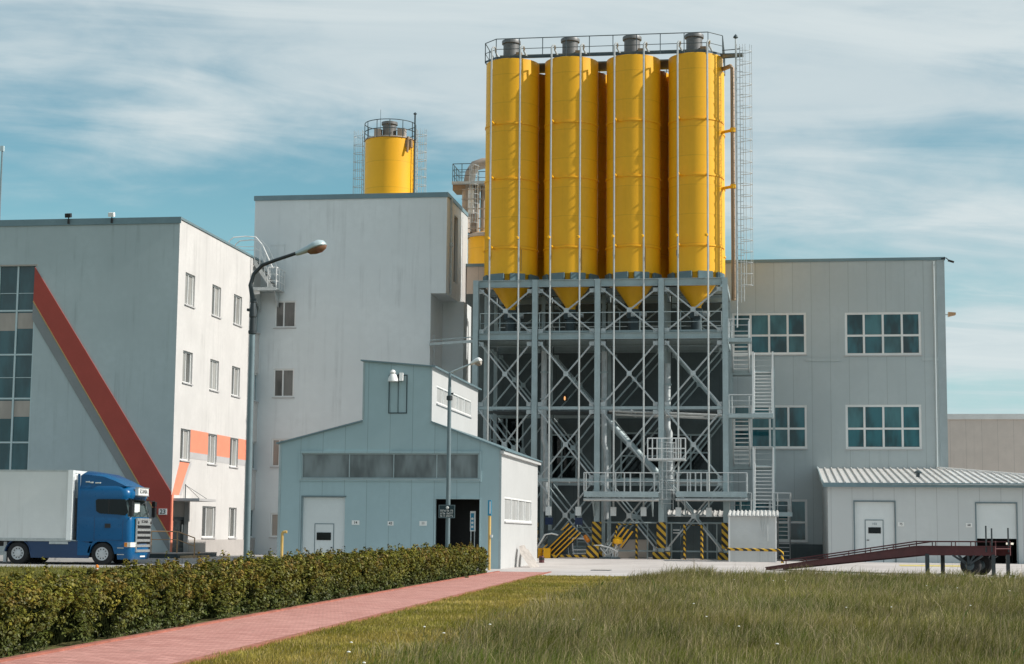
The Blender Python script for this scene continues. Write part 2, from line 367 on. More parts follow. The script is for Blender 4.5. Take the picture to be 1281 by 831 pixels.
# ------------------------------------------------------------------ ground
def sheet(name, xs, ys, off, mt, keep=None):
    mb = MB()
    for i in range(len(xs)-1):
        for j in range(len(ys)-1):
            a, b, c, d = xs[i], xs[i+1], ys[j], ys[j+1]
            mb.poly([(a,c,zt(a,c)+off),(b,c,zt(b,c)+off),(b,d,zt(b,d)+off),(a,d,zt(a,d)+off)])
    return struct(mb.build(name, mt, smooth=True, weld=True))
gx = [-3000,-400,-120,-60]+[-40+2*i for i in range(41)]+[60,120,400,3000]
gy = [-3000,-200,-20]+[10+3*i for i in range(20)]+[68+i for i in range(33)]+[120,200,600,4000]
sheet('ground', gx, gy, 0, GM['grass'])
sheet('asphalt_yard', [-120,-60]+[-40+1.5*i for i in range(18)]+[-13.2], [66.8]+[67.5+i for i in range(32)]+[140], .012, GM['asphalt'])
sheet('concrete_apron', [-13.2]+[-12+1.5*i for i in range(30)]+[60,120], [67.0]+[68+i for i in range(32)]+[140], .012, GM['concrete'])
struct(MB().poly([(-13.2,63.4,.012),(-4.2,63.4,.012),(-3.0,66.9,.012),(-3.0,67,.012),(-13.2,67,.012)]).build('concrete_apron', GM['concrete']))
pl = [PZ(*q) for q in ((15,831),(115,809),(200,792),(350,766),(490,741),(615,717.5))]
pr = [PZ(*q) for q in ((230,831),(300,815),(400,787),(540,757),(640,727),(690,716.2))]
def fitl(pts, deg=2):
    return np.polyfit([p.y for p in pts], [p.x for p in pts], deg)
FL, FR = fitl(pl), fitl(pr)
pxl = lambda y: float(np.polyval(FL, max(y, 17))); pxr = lambda y: float(np.polyval(FR, max(y, 17)))
yy = [8+2*i for i in range(31)]+[69.3]
mb = MB()
for a, b in zip(yy[:-1], yy[1:]): mb.poly([(pxl(a),a,.02),(pxr(a),a,.02),(pxr(b),b,.02),(pxl(b),b,.02)])
struct(mb.build('path', GM['paver'], weld=True))
kerbm = pm('kerb_red', (.36,.13,.09), .9, var=.3, sc=3, streak=.0)
for side, fx in ((-1, pxl), (1, pxr)):
    mb = MB()
    for a, b in zip(yy[:-1], yy[1:]):
        u, v = (fx(a), fx(b)); o0, o1 = (-.10, 0) if side < 0 else (0, .10)
        mb.hexa([(u+o0,a,-.05),(u+o1,a,-.05),(v+o1,b,-.05),(v+o0,b,-.05),(u+o0,a,.045),(u+o1,a,.045),(v+o1,b,.045),(v+o0,b,.045)])
    struct(mb.build('path_kerb', kerbm, weld=True))
for a, b, c in ((1128, 1205, 709.2), (1262, 1330, 707.5)):
    q0, q1 = PZ(a, c, .15), PZ(b, c, .15)
    mb = MB(); n = 6
    for i in range(n):
        x0 = q0.x+(q1.x-q0.x)*i/n; x1 = q0.x+(q1.x-q0.x)*(i+1)/n
        mb.poly([(x0,86.0,zt(x0,86.0)+.02),(x1,86.0,zt(x1,86.0)+.02),(x1,87.2,zt(x1,87.2)+.02),(x0,87.2,zt(x0,87.2)+.02)])
    struct(mb.build('road_marking', pm('marking_yellow', (.62,.5,.16), .7, var=.2, sc=3), weld=True))

# ------------------------------------------------------------------ shared builders
GR = random.Random(12)
def window(parent, O, U, V, N, w, h, cols=(.5,), rows=(), rec=.12, fw=.06, fm='white', gm='g_teal', sill=True, label=None, head=0):
    """frame with mullions (part) > pane, sill, set back in its opening; O = lower-left corner on the wall face"""
    f = MB(); o = O-N*rec
    for a in ((0,0,w,fw),(0,h-fw,w,h),(0,fw,fw,h-fw),(w-fw,fw,w,h-fw)): f.lb(o,U,V,N,a[0],a[1],-.05,a[2],a[3],.04)
    for c in cols: f.lb(o,U,V,N,c*w-fw*.45,fw,-.045,c*w+fw*.45,h-fw,.036)
    ed = [0]+list(cols)+[1]
    for r in rows:
        for a, b in zip(ed[:-1], ed[1:]):
            u0 = a*w+fw*(1 if a == 0 else .45); u1 = b*w-fw*(1 if b == 1 else .45)
            f.lb(o,U,V,N,u0,r*h-fw*.45,-.04,u1,r*h+fw*.45,.032)
    fo = f.build('window', MT[fm], parent)
    if label: fo['label'] = label
    alt = {'g_teal': 'g_teal_pale', 'g_curtain': 'g_curtain_dark'}.get(gm, gm); pn = MB(); er = [0]+list(rows)+[1]
    for a, b in zip(ed[:-1], ed[1:]):
        for c, d in zip(er[:-1], er[1:]):
            pn.lb(o,U,V,N,max(a*w,fw*.6)+.004,max(c*h,fw*.6)+.004,-.03,min(b*w,w-fw*.6)-.004,min(d*h,h-fw*.6)-.004,-.012, 1 if GR.random() < .3 else 0)
    pn.build('pane', [MT[gm], MT[alt]], fo)
    if sill: MB().lb(O,U,V,N,-.05,-.06,-rec,w+.05,-.003,.07).build('sill', MT['lightgrey' if fm == 'white' else fm], fo)
    return fo
def rail(mb, pts, h=1.05, mids=(.5,), sp=1.2, r=.024, kick=0):
    pts = [Vector(p) for p in pts]
    for k in (1,)+tuple(mids): mb.tube([p+Z_*h*k for p in pts], r if k == 1 else r*.75, 6)
    for a, b in zip(pts[:-1], pts[1:]):
        n = max(1, round((b-a).length/sp))
        for i in range(n+1):
            if i == 0 and a != pts[0]: continue
            q = a+(b-a)*(i/n); mb.tube([q, q+Z_*h], r, 6)
        if kick: mb.beam(a+Z_*kick/2, b+Z_*kick/2, .012, kick)
    return mb
def ladder(mb, x, y, z0, z1, out, side, w=.46, cage=True, c0=2.2, cr=.36, step=.30, hoop=1.05, r=.022):
    """rails, rungs and a hooped cage; out = direction the cage bulges, side = along the rungs"""
    out = Vector(out); side = Vector(side); c = Vector((x, y, 0))
    for s in (-1, 1): mb.tube([c+side*s*w/2+Z_*z0, c+side*s*w/2+Z_*z1], r, 6)
    z = z0+.3
    while z < z1: mb.tube([c-side*w/2+Z_*z, c+side*w/2+Z_*z], r*.6, 5); z += step
    if cage:
        z = z0+c0; hp = lambda t, z: c+side*(cr*math.cos(t))+out*(cr*1.0*math.sin(t)+.30*math.sin(t))+Z_*z
        while z <= z1+.05:
            mb.tube([hp(PI*i/10, z) for i in range(11)], r*.75, 5); z += hoop
        for t in (.15, .32, .5, .68, .85): mb.tube([hp(PI*t, z0+c0), hp(PI*t, z1)], r*.55, 5)
    return mb

def box_part(name, a, b, mt, parent): return MB().box(a, b).build(name, mt, parent)
# ================================================================== OFFICE BUILDING (white, left)
YO = 82.0
XC = P(213.4, 655, YO).x; ZG = .2
ZO = P(223.8, 273, YO).z
YT = 95.9                                       # front of the tall building
off = thing('office_building', 'white plastered office block with a red diagonal band and glazed corner', 'building', (XC-12, YO+7, 0))
XL = XC-30
def onR(px, py): return PX(px, py, XC)          # a point on the sunlit right wall
holes = []; wins = []
r1t, r1b = onR(233,340.5).z, onR(231.4,380.4).z
r3t, r3b = onR(227.4,536).z, onR(225.9,575.5).z
r2t, r2b = onR(230,438.3).z, onR(228.4,478.2).z
rgt, rgb = onR(253,633).z, onR(252.4,672.6).z
cols = [(onR(231.4,360).y, onR(244,360).y), (onR(265.4,376).y, onR(276.2,376).y), (onR(292.4,388).y, onR(302.4,388).y), (onR(318.5,400).y, onR(327.5,400).y)]
wd = sum(b-a for a, b in cols[:3])/3
ctr = [(a+b)/2 for a, b in cols]
for c in ctr:
    for t, b, k in ((r1t,r1b,1),(r2t,r2b,2),(r3t,r3b,3)):
        wins.append((c-wd/2, b, c+wd/2, t, k))
ga, gb = onR(252.8,652).y, onR(269.4,652).y; wins.append((ga, rgb, gb, rgt, 0))
ga, gb = onR(286,654).y, onR(295.6,654).y; wins.append((ga, rgb, gb, rgt, 0)); wins.append((ctr[3]-wd/2, rgb, ctr[3]+wd/2, rgt, 0))
dy0, dy1, dzt = onR(215.6,660).y, onR(235.5,660).y, onR(217,627).z
mb = MB()
hl = [(a-YO, b, c-YO, d) for a, b, c, d, k in wins]+[(dy0-YO, .45, dy1-YO, dzt)]
YE = 108.0
mb.wall(Vector((XC,YO,0)), Y_, Z_, YE-YO, ZO, hl, Vector((-.24,0,0)))
gx0, gx1, gz0, gz1 = rY(-60, 333.5, 40.5, 588, YO); gz0 = .8
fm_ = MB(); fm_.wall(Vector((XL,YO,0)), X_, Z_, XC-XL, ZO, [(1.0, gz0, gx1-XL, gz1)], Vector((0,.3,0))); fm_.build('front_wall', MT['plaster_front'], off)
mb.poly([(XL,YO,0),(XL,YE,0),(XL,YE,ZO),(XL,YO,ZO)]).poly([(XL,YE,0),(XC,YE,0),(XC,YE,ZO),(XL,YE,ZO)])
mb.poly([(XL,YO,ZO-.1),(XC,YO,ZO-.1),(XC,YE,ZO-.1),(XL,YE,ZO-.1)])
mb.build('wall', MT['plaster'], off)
mb = MB(); t = .06
mb.box((XL-t,YO-t,ZO-.26),(XC+t,YO-.003,ZO+.06)).box((XC+.003,YO,ZO-.05),(XC+t,YT-.05,ZO+.06)).box((XL,YO-.003,ZO+.003),(XC+.003,YO+.3,ZO+.06)).box((XC-.3,YO+.3,ZO+.003),(XC+.003,YT-.05,ZO+.058))
mb.build('parapet_coping', MT['cap'], off)
for a, b, c, d, k in wins:
    window(off, Vector((XC,a,b)), Y_, Z_, X_, c-a, d-b, cols=(.5,) if k else (.42,), rec=.14, fw=.075, gm='g_shaded' if a > 94 else 'g_curtain')  # panes at the wall's shaded end carry the shade in their glass colour
# door recess
o = Vector((XC-.24, dy0, .45)); dw, dh = dy1-dy0, dzt-.45
d = MB().lb(o,Y_,Z_,X_,.02,0,-.05,dw-.02,dh-.75,.02).build('entrance_door', MT['darksteel'], off)
MB().lb(o,Y_,Z_,X_,.1,.25,.02,dw-.1,dh-.9,.03).build('pane', MT['g_dark'], d)
MB().tube([o+Y_*(dw*.8)+Z_*1.0+X_*.08, o+Y_*(dw*.8)+Z_*1.4+X_*.08], .02, 6).build('handle', MT['galv'], d)
MB().lb(o,Y_,Z_,X_,.02,dh-.74,-.05,dw-.02,dh-.003,.03).build('door_header', MT['beige'], off)
c0, c1 = onR(216,625).y, YO+5.2; cz = onR(217,627).z+.02
cn = MB().box((XC+.003,c0,cz),(XC+1.35,dy1+.15,cz+.12)).build('door_canopy', MT['lightgrey'], off)
MB().tube([(XC+.08,c0+1.6,cz+.12),(XC+.08,c0+1.6,cz+.85)], .025, 6).tube([(XC+.08,c0+1.6,cz+.8),(XC+1.2,c0+1.6,cz+.12)], .012, 5).tube([(XC+.08,c0+1.6,cz+.8),(XC+1.2,c0+.4,cz+.13)], .012, 5).build('tie_rod', MT['darksteel'], cn)
# plinth on the right wall
zp = onR(306.6,673.3).z
for a, b in ((dy1+.02, ga-.9), ):
    MB().box((XC+.002,dy1+.05,0),(XC+.035,YT-.01,rgb-.1)).build('plinth', MT['plinth'], off)
# bands wrapping the corner; sunlight is put into the side's orange colour
def onF(px, py, Y=YO): return P(px, py, Y)
f = [onF(44.2,334.2), onF(216.3,616.4), onF(213.6,671), onF(42.2,376.4)]
f[1].x = f[2].x = XC-.004
MB().prism([p+Vector((0,-.003,0)) for p in f], (0,-.05,0)).build('red_band', MT['red'], off)
g = [f[3]+Vector((-.02,0,-.06)), Vector((f[2].x-.03,0,f[2].z-.07)), Vector((f[2].x-.03,0,f[2].z-.72)), onF(40.6,400)]
for p in g: p.y = YO-.003
MB().prism(g, (0,-.03,0)).build('grey_band', MT['greyband'], off)
e = [f[3]+Vector((0,0,-.005)), f[2]+Vector((0,0,-.005)), f[2]+Vector((-.02,0,-.06)), f[3]+Vector((-.02,0,-.055))]
for p in e: p.y = YO-.003
MB().prism(e, (0,-.06,0)).build('band_edging', pm('band_edge', (.42,.30,.12), .5, var=.1), off)
zb0, zb1, zb2 = onR(238.3,565.7).z, onR(238.3,537.6).z, onR(244,574.5).z
segs = [(ctr[i]+wd/2+.01, ctr[i+1]-wd/2-.01) for i in range(3)]
for a, b in segs:
    MB().box((XC+.002,a,zb0),(XC+.012,b,zb1)).build('orange_sunlit_band', MT['orange'], off)
    MB().box((XC+.002,a,zb2),(XC+.010,b,zb0-.003)).build('grey_band', MT['lightgrey'], off)
a0, a1 = ctr[0]-wd/2, ctr[0]+wd/2; zc = onR(215.8,623).z
MB().prism([(XC+.002,a0,r3b-.09),(XC+.002,a1-.06,r3b-.09),(XC+.002,YO+1.05,zc+.16),(XC+.002,YO+.05,zc+.16)], (.010,0,0)).build('orange_sunlit_band', MT['orange'], off)
MB().prism([(XC+.002,a1-.05,r3b-.09),(XC+.002,a1+.3,r3b-.09),(XC+.002,YO+1.4,zc+.16),(XC+.002,YO+1.06,zc+.16)], (.009,0,0)).build('grey_band', MT['lightgrey'], off)
MB().box((XC+.002,YO+.0,.5),(XC+.03,dy0-.003,zc+.15)).build('orange_sunlit_band', MT['orange'], off)
# curtain wall
W0, W1 = XL+1.0, gx1; H0, H1 = gz0, gz1
cw = MB(); yb = YO+.16
mx = [P(x, 460, YO).x for x in (40.3, 16.8)]; dx = mx[0]-mx[1]
hz = [P(30, y, YO).z for y in (335, 388.5, 443.5, 498.5, 553.5, 608, 662)]
xs = [W1-.04]+[W1-dx*k for k in range(1, 1+int((W1-W0)/dx))]+[W0]
for x in xs: cw.box((x-.045,yb-.08,H0),(x+.045,yb+.05,H1))
for z in hz[1:]:
    cw.box((W0,yb-.07,z-.04),(W1-.09,yb+.045,z+.04))
for z in [(hz[0]+hz[1])/2-.2, (hz[2]+hz[3])/2-.05]: cw.box((W0,yb-.05,z-.015),(W1-.09,yb+.04,z+.015))
cwo = cw.build('curtain_wall', pm('mullion', (.50,.60,.62), .35, .2, var=.05), off)
pm_ = MB().box((W0,yb-.02,H0),(W1,yb,H1)); pm_.build('pane', MT['g_office'], cwo)
for k in (1, 3):
    for i in range(len(xs)-1):
        MB().box((xs[i+1]+.05,yb-.028,hz[k]-1.0+(.0 if i else .1)),(xs[i]-.05,yb-.021,hz[k]-.36+.25)).build('roller_blind', MT['g_blind'], cwo)
MB().box((W0-.06,YO-.03,H1),(W1+.06,YO-.003,H1+.07)).build('lintel_trim', MT['beige'], off)
# street number on the red band
x0, x1, z0, z1 = rY(199.2, 636.5, 209.4, 644, YO)
pl8 = thing('number_plate', 'white plate with number 23 on the red band at the building corner', 'number plate', ((x0+x1)/2, YO-.055, z0))
MB().box((x0,YO-.085,z0),(x1,YO-.056,z1)).build('plate', MT['plate'], pl8)
text('lettering', '23', .30, ((x0+x1)/2, YO-.09, (z0+z1)/2-.01), 'y', MT['ink'], pl8)
# entrance platform, steps, railing
ex0, ex1 = P(186, 690, 79.6).x, XC+1.25
pf = thing('entrance_platform', 'dark edged entrance platform with stone steps at the white office door', 'platform', ((ex0+ex1)/2, 80.8, 0))
MB().box((ex0,79.6,-.1),(ex1,81.95,.44)).box((XC+.05,81.95,-.1),(ex1,YO+3.4,.44)).build('slab', MT['darksteel'], pf)
MB().box((ex0-.02,79.58,.44),(ex1+.02,81.95,.49)).box((XC+.05,81.95,.44),(ex1+.02,YO+3.4,.488)).build('paving', MT['plinth'], pf)
st = MB()
for i, z in enumerate((.34, .17)): st.box((ex1+.003+i*.36,79.9,-.1),(ex1+.36+i*.36,YO+1.2,z+.02))
st.build('steps', MT['step'], pf)
rl = thing('platform_railing', 'tan tube railing around the entrance platform behind the truck', 'railing', ((ex0+ex1)/2, 79.75, .49))
rm = MB(); q = [(ex0+.05,79.75,.49),(ex1-.1,79.75,.49),(ex1+.75,79.75,.2)]
rail(rm, q, 1.0, (.62,), 1.9, .03); rm.build('handrail', MT['rail'], rl)
# floodlights on the roof edge
for px, lab in ((87, 'small black floodlight clamped over the parapet coping, farther from the building corner'), (141, 'small white floodlight on the parapet coping, nearer to the building corner')):
    p = P(px, 270, YO)
    fl = thing('floodlight', lab, 'floodlight', (p.x, YO-.05, ZO+.06), 'floodlights on the office roof edge')
    MB().tube([(p.x,YO-.1,ZO-.1),(p.x,YO-.1,ZO+.2)], .03, 6).box((p.x-.05,YO-.13,ZO-.2),(p.x+.05,YO-.07,ZO+.02)).build('bracket', MT['black'], fl)
    MB().prism([(p.x-.14,YO-.24,ZO+.08),(p.x-.14,YO-.02,ZO+.14),(p.x-.14,YO-.06,ZO+.34),(p.x-.14,YO-.28,ZO+.28)], (.28,0,0)).build('lamp_head', MT['black' if px < 100 else 'plate'], fl)
# mast at the far left
p = P(3.0, 185, 92)
ms = thing('lightning_mast', 'slim roof mast with a small lamp tip at the far left', 'mast', (p.x, 92, ZO))
MB().tube([(p.x,92,ZO-.1),(p.x,92,p.z-.2)], [.08,.045], 8).build('pole', MT['pole'], ms)
MB().box((p.x-.1,91.92,p.z-.2),(p.x+.1,92.08,p.z+.1)).build('lamp_head', MT['lampcap'], ms)

# ================================================================== TALL BUILDING
XTL = P(318.8, 270, YT).x; XTR = P(559.3, 255, YT).x; ZT = P(440, 244.3, YT).z
XTN = P(537.3, 480, YT).x; ZOV = P(547, 367, YT).z; YTB = YT+6.6
tall = thing('tall_building', 'tall grey plastered block with an overhanging right corner behind the blue hut', 'building', ((XTL+XTR)/2, YT+3, 0))
tw = [(343.7,376.5,370,410,'g_curtain_dark',(.42,)),(341.8,461.5,367.6,497,'g_curtain_dark',(.45,)),(339.5,549,366,584,'g_blind',(.36,)),(338,642,352,672,'g_blind',(.5,))]
hl = []; TW = []
for a, b, c, d_, gmm, cl_ in tw:
    x0, x1, z0, z1 = rY(a, b, c, d_, YT); 
    if b > 630: x1 = x0+1.1
    hl.append((x0-XTL, z0, x1-XTL, z1)); TW.append((x0, z0, x1-x0, z1-z0, gmm, cl_))
mb = MB()
mb.wall(Vector((XTL,YT,0)), X_, Z_, XTN-XTL, ZT, hl, Y_*.22)
mb.wall(Vector((XTN,YT,ZOV)), X_, Z_, XTR-XTN, ZT-ZOV, [], Y_*.2)
mb.poly([(XTN,YT,ZOV),(XTR,YT,ZOV),(XTR,YTB,ZOV),(XTN,YTB,ZOV)])
x0s = P(565.5,345,YT+1.6).x
mb.wall(Vector((XTR,YT,ZOV)), Y_, Z_, YTB-YT, ZT-ZOV, [(2.3, 1.0, 3.5, 4.9)], Vector((-.25,0,0)))
mb.wall(Vector((XTN,YT,0)), Y_, Z_, YTB-YT, ZOV, [(1.0, ZOV-5.5, 1.35, ZOV-2.2)], Vector((-.2,0,0)))
mb.poly([(XTL,YT,0),(XTL,YTB,0),(XTL,YTB,ZT),(XTL,YT,ZT)]).poly([(XTL,YTB,0),(XTR,YTB,0),(XTR,YTB,ZT),(XTL,YTB,ZT)])
mb.poly([(XTL,YT,ZT-.05),(XTR,YT,ZT-.05),(XTR,YTB,ZT-.05),(XTL,YTB,ZT-.05)])
mb.build('wall', MT['plaster_grey'], tall)
MB().box((XTL-.06,YT-.06,ZT-.22),(XTR+.06,YT-.003,ZT+.06)).box((XTR+.003,YT,ZT-.16),(XTR+.06,YTB,ZT+.06)).box((XTL,YT-.003,ZT+.003),(XTR,YT+.3,ZT+.06)).build('parapet_coping', MT['cap'], tall)
for x, z, w_, h_, gmm, cl_ in TW: window(tall, Vector((x,YT,z)), X_, Z_, -Y_, w_, h_, cols=cl_, rec=.1, fw=.085, gm=gmm)
MB().lb(Vector((XTR,YT+2.3,ZOV+1.0)),Y_,Z_,X_,0,0,-.2,1.2,3.9,-.17).build('slot_window', MT['g_dark'], tall)
MB().lb(Vector((XTN,YT+1.0,ZOV-5.5)),Y_,Z_,X_,0,0,-.2,.35,3.3,-.17).build('slot_window', MT['white'], tall)
MB().tube([(XTR+.09,YT+1.0,ZT-.1),(XTR+.09,YT+1.0,ZOV+.05)], .06, 8).box((XTR+.0,YT+.9,ZT-2.9),(XTR+.2,YT+1.1,ZT-2.7)).build('downpipe', MT['galv_dull'], tall)
# projecting column and lower block at the right foot of the tall building
p = P(561.5, 560, YT+3.2)
MB().box((XTN+.003,YT+3.6,0),(XTN+1.25,YT+6.4,ZOV-.003)).build('corner_pier', MT['plaster_grey'], tall)
MB().box((XTR+.0035,YT+4.9,ZOV-.02),(XTR+.03,YTB,ZT-.2)).build('white_panel', MT['clad_white'], tall)  # pale strip stands in for sunlight on the rear end of this wall
p0 = P(541, 429.5, YT-.6); p1 = P(592, 429.5, 93.6)
pb = thing('pipe_bridge', 'thin teal pipe bridge between grey tall block and silo frame', 'pipe', (p0.x, p0.y, p0.z))
MB().beam((XTN,YT-.05,p0.z),(p1.x,94.0,p0.z-.05),.14,.14).tube([(XTN,YT-.02,p0.z+.22),(p1.x,94.1,p0.z+.2)],.03,6).build('beam', MT['steel'], pb)

# door and roof stair between the two blocks
x0, x1, z0, z1 = rY(340.3, 307, 354.3, 363.5, YT)
MB().box((x0-.05,YT-.03,z0),(x1+.05,YT-.003,z1)).box((x0-.08,YT-.05,z1),(x1+.08,YT-.003,z1+.06)).build('door', MT['plaster_grey'], tall)
sx0 = XC+.03; sx1 = P(352, 362, YT-.7).x; zl = P(345, 363, YT-.7).z; y0 = YT-1.75
rs = thing('roof_stair', 'galvanised roof access stair with looped handrails between office roof and tall block', 'stairs', ((sx0+sx1)/2, YT-.9, zl))
MB().box((sx0,y0,zl-.07),(sx1,YT-.06,zl)).box((sx0,y0-.02,zl-.16),(sx1,y0+.04,zl+.02)).build('landing', MT['galv_dull'], rs)
mb = MB(); n = 7; zr = ZO
for i in range(n):
    z = zl+(zr-zl)*(i+1)/(n+1); x = sx0+.95-.15*i; mb.box((x-.14,y0+.2,z-.03),(x+.14,YT-.5,z))
for yv in (y0+.2, YT-.5): mb.beam((sx0+1.1,yv,zl),(sx0-.15,yv,zr),.05,.2)
mb.build('flight', MT['galv'], rs)
mb = MB()
rail(mb, [(sx0+.9,y0+.02,zl),(sx1,y0+.02,zl),(sx1,YT-.1,zl)], 1.15, (.33,.66), .5, .025)
for yv in (y0+.12, YT-.45):
    mb.tube([(sx0+1.15,yv,zl+1.1),(sx0+.5,yv,zr+.7),(sx0+.1,yv,zr+1.15),(sx0-.5,yv,zr+1.2),(sx0-1.2,yv,zr+1.15),(sx0-1.45,yv,zr+.95),(sx0-1.5,yv,zr)], .036, 6)
    mb.tube([(sx0+1.0,yv,zl+.6),(sx0+.4,yv,zr+.3),(sx0,yv,zr+.6),(sx0-1.0,yv,zr+.62),(sx0-1.2,yv,zr)], .02, 6)
    for t_ in (.15, .4, .65, .9): mb.tube([(sx0+1.15-t_*1.2,yv,zl+(zr-zl)*t_),(sx0+1.15-t_*1.2,yv,zl+(zr-zl)*t_+1.2)], .022, 6)
mb.box((sx0-.5,y0+.15,zl-.35),(sx0+.4,y0+.2,zl-.05))
mb.build('handrail', MT['white'], rs)
MB().prism([(sx0,y0+.1,zl-.07),(sx0,YT-.2,zl-.07),(sx0,YT-.2,zl-1.2)], (.06,0,0)).prism([(sx0+1.0,YT-.9,zl-.07),(sx0+1.0,YT-.06,zl-.07),(sx0+1.0,YT-.06,zl-.9)], (.06,0,0)).build('bracket', MT['galv_dull'], rs)

# small yellow silo on the tall block's roof
YS = 102.9; c = P(487.6, 205, YS); cx = c.x; rr = (P(518,205,YS).x-P(457.2,205,YS).x)/2
zt1, zt0 = P(488,178,YS).z, ZT-.05
MB().box((XTL+.5,YTB+.003,0),(XTR-1.5,YTB+3.4,ZT-.3)).build('rear_block', MT['plaster_grey'], tall)
ss = thing('rooftop_silo', 'small yellow silo with twin caged ladders on the grey tall block roof', 'silo', (cx, YS, zt0))
MB().lathe((cx,YS,0), [(rr,zt0),(rr,zt0+.75),(rr+.03,zt0+.76),(rr+.03,zt0+.82),(rr,zt0+.83),(rr,zt1),(rr-.03,zt1+.02),(.4,zt1+.22)], 48).build('shell', MT['yellow'], ss, True)
MB().lathe((cx,YS,0), [(rr-.02,zt1+.02),(rr+.05,zt1+.02),(rr+.05,zt1+.09),(rr-.02,zt1+.09)], 48).box((cx-.9,YS-.5,zt1+.1),(cx-.5,YS,zt1+.75)).box((cx+.5,YS-.3,zt1+.15),(cx+.95,YS+.3,zt1+.8)).build('roof_fittings', MT['duct'], ss, True)
MB().lathe((cx-.05,YS,0), [(.42,zt1+.1),(.42,zt1+1.05),(.5,zt1+1.06),(.5,zt1+1.22),(.2,zt1+1.3)], 20).build('filter', MT['filter'], ss, True)
mb = MB(); ring = lambda k, z: (cx+(rr+.04)*math.cos(k), YS+(rr+.04)*math.sin(k), z)
for z in (.55, 1.08): mb.tube([ring(2*PI*i/32, zt1+z) for i in range(33)], .026, 6)
for i in range(12): mb.tube([ring(2*PI*i/12+.2, zt1), ring(2*PI*i/12+.2, zt1+1.08)], .025, 6)
mb.tube([(cx-.35,YS-1.2,zt1),(cx-.35,YS-1.2,zt1+1.75)], .012, 5).tube([(cx+rr+.12,YS-.5,zt0),(cx+rr+.12,YS-.5,zt1+1.6)], .05, 8).lathe((cx+rr+.12,YS-.5,zt1+1.55),[(.06,0),(.12,.05),(.0,.17)],10)
mb.build('railing', MT['darksteel'], ss)
for sg in (-1, 1):
    lo_ = ladder(MB(), cx+sg*(rr+.16), YS, zt0, zt1+.75, (sg,0,0), (0,1,0), c0=.4, hoop=.52, cr=.3).build('caged_ladder', MT['galv_dull'], ss)
MB().box((cx+rr-.35,YS-1.0,zt1-.55),(cx+rr+.02,YS-.6,zt1-.1)).tube([(cx+rr-.2,YS-.9,zt1+.1),(cx+rr-.2,YS-1.1,zt1-.9)], .07, 8).build('level_gauge', MT['brown'], ss)

# ================================================================== BLUE-GREY HUT (weighbridge house)
YH = 75.0; YHB = 87.0
hxL, hxR = P(349.6, 620, YH).x, P(625.5, 640, YH).x
zL, zR = P(350.5,554.5,YH).z, P(626,561.5,YH).z; zE = min(zL, zR)
tx0, tx1 = P(454.4,490,YH).x, P(540,490,YH).x
tz0, tz1 = P(454.7,452,YH).z, P(540.4,459,YH).z; tb0, tb1 = P(454.5,527.5,YH).z, P(539,528.5,YH).z
hut = thing('weighbridge_hut', 'blue-grey clad hut with a raised clerestory tower and an open doorway', 'building', ((hxL+hxR)/2, YH+6, 0))
g0 = rY(377.6, 622, 431, 712, YH); d0 = rY(544.4, 624.6, 599.6, 712, YH); b0 = rY(377.4, 567.3, 599, 599, YH)
hl = [(g0[0]-hxL, 0, g0[1]-hxL, g0[3]), (d0[0]-hxL, 0, d0[1]-hxL, d0[3]), (b0[0]-hxL, b0[2], b0[1]-hxL, b0[3])]
mb = MB()
mb.wall(Vector((hxL,YH,0)), X_, Z_, hxR-hxL, zE, hl, Y_*.2)
mb.poly([(hxL,YH,zE),(hxR,YH,zE),(hxR,YH,zR),(tx1,YH,tb1),(tx1,YH,tz1),(tx0,YH,tz0),(tx0,YH,tb0),(hxL,YH,zL)])
mb.poly([(hxL,YH,0),(hxL,YHB,0),(hxL,YHB,zL),(hxL,YH,zL)])
mb.poly([(hxL,YHB,0),(hxR,YHB,0),(hxR,YHB,zR),(tx1,YHB,tb1),(tx1,YHB,tz1),(tx0,YHB,tz0),(tx0,YHB,tb0),(hxL,YHB,zL)])
mb.poly([(tx0,YH,tb0),(tx0,YHB,tb0),(tx0,YHB,tz0),(tx0,YH,tz0)])
mb.build('front_wall', MT['clad_blue'], hut)
def onH(px, py): return PX(px, py, hxR)
wy0, wy1, wz1, wz0 = onH(631.2,635).y, onH(665.3,635).y, onH(631,621).z, onH(631,652.3).z
mb = MB(); mb.wall(Vector((hxR,YH,0)), Y_, Z_, YHB-YH, zR, [(wy0-YH, wz0, wy1-YH, wz1)], -X_*.15); mb.build('side_wall', MT['clad_white'], hut)
window(hut, Vector((hxR,wy0,wz0)), Y_, Z_, X_, wy1-wy0, wz1-wz0, (.25,.5,.75), (), .05, .09, 'white', 'g_frost_l')
def onT(px, py): return PX(px, py, tx1)
vy0, vy1 = onT(546,500).y, onT(589.5,510).y; vz1, vz0 = onT(546,481.5).z, onT(546,504.5).z
mb = MB(); mb.wall(Vector((tx1,YH,tb1-.5)), Y_, Z_, YHB-YH, tz1-tb1+.5, [(vy0-YH, vz0-tb1+.5, vy1-YH, vz1-tb1+.5)], -X_*.15); mb.build('tower_side_wall', MT['clad_white'], hut)
window(hut, Vector((tx1,vy0,vz0)), Y_, Z_, X_, vy1-vy0, vz1-vz0, (.2,.4,.6,.8), (), .05, .08, 'white', 'g_frost_l')
def roofsheet(name, a, b, t=.06, y0=YH-.12, y1=YHB+.1, m='cap'):
    mb = MB(); a = Vector((a[0],y0,a[1])); b = Vector((b[0],y0,b[1])); mb.prism([a,b,b+Z_*t,a+Z_*t], (0,y1-y0,0))
    return mb.build(name, MT[m], hut)
s1 = (tb0-zL)/(tx0-hxL); s2 = (tb1-zR)/(hxR-tx1)
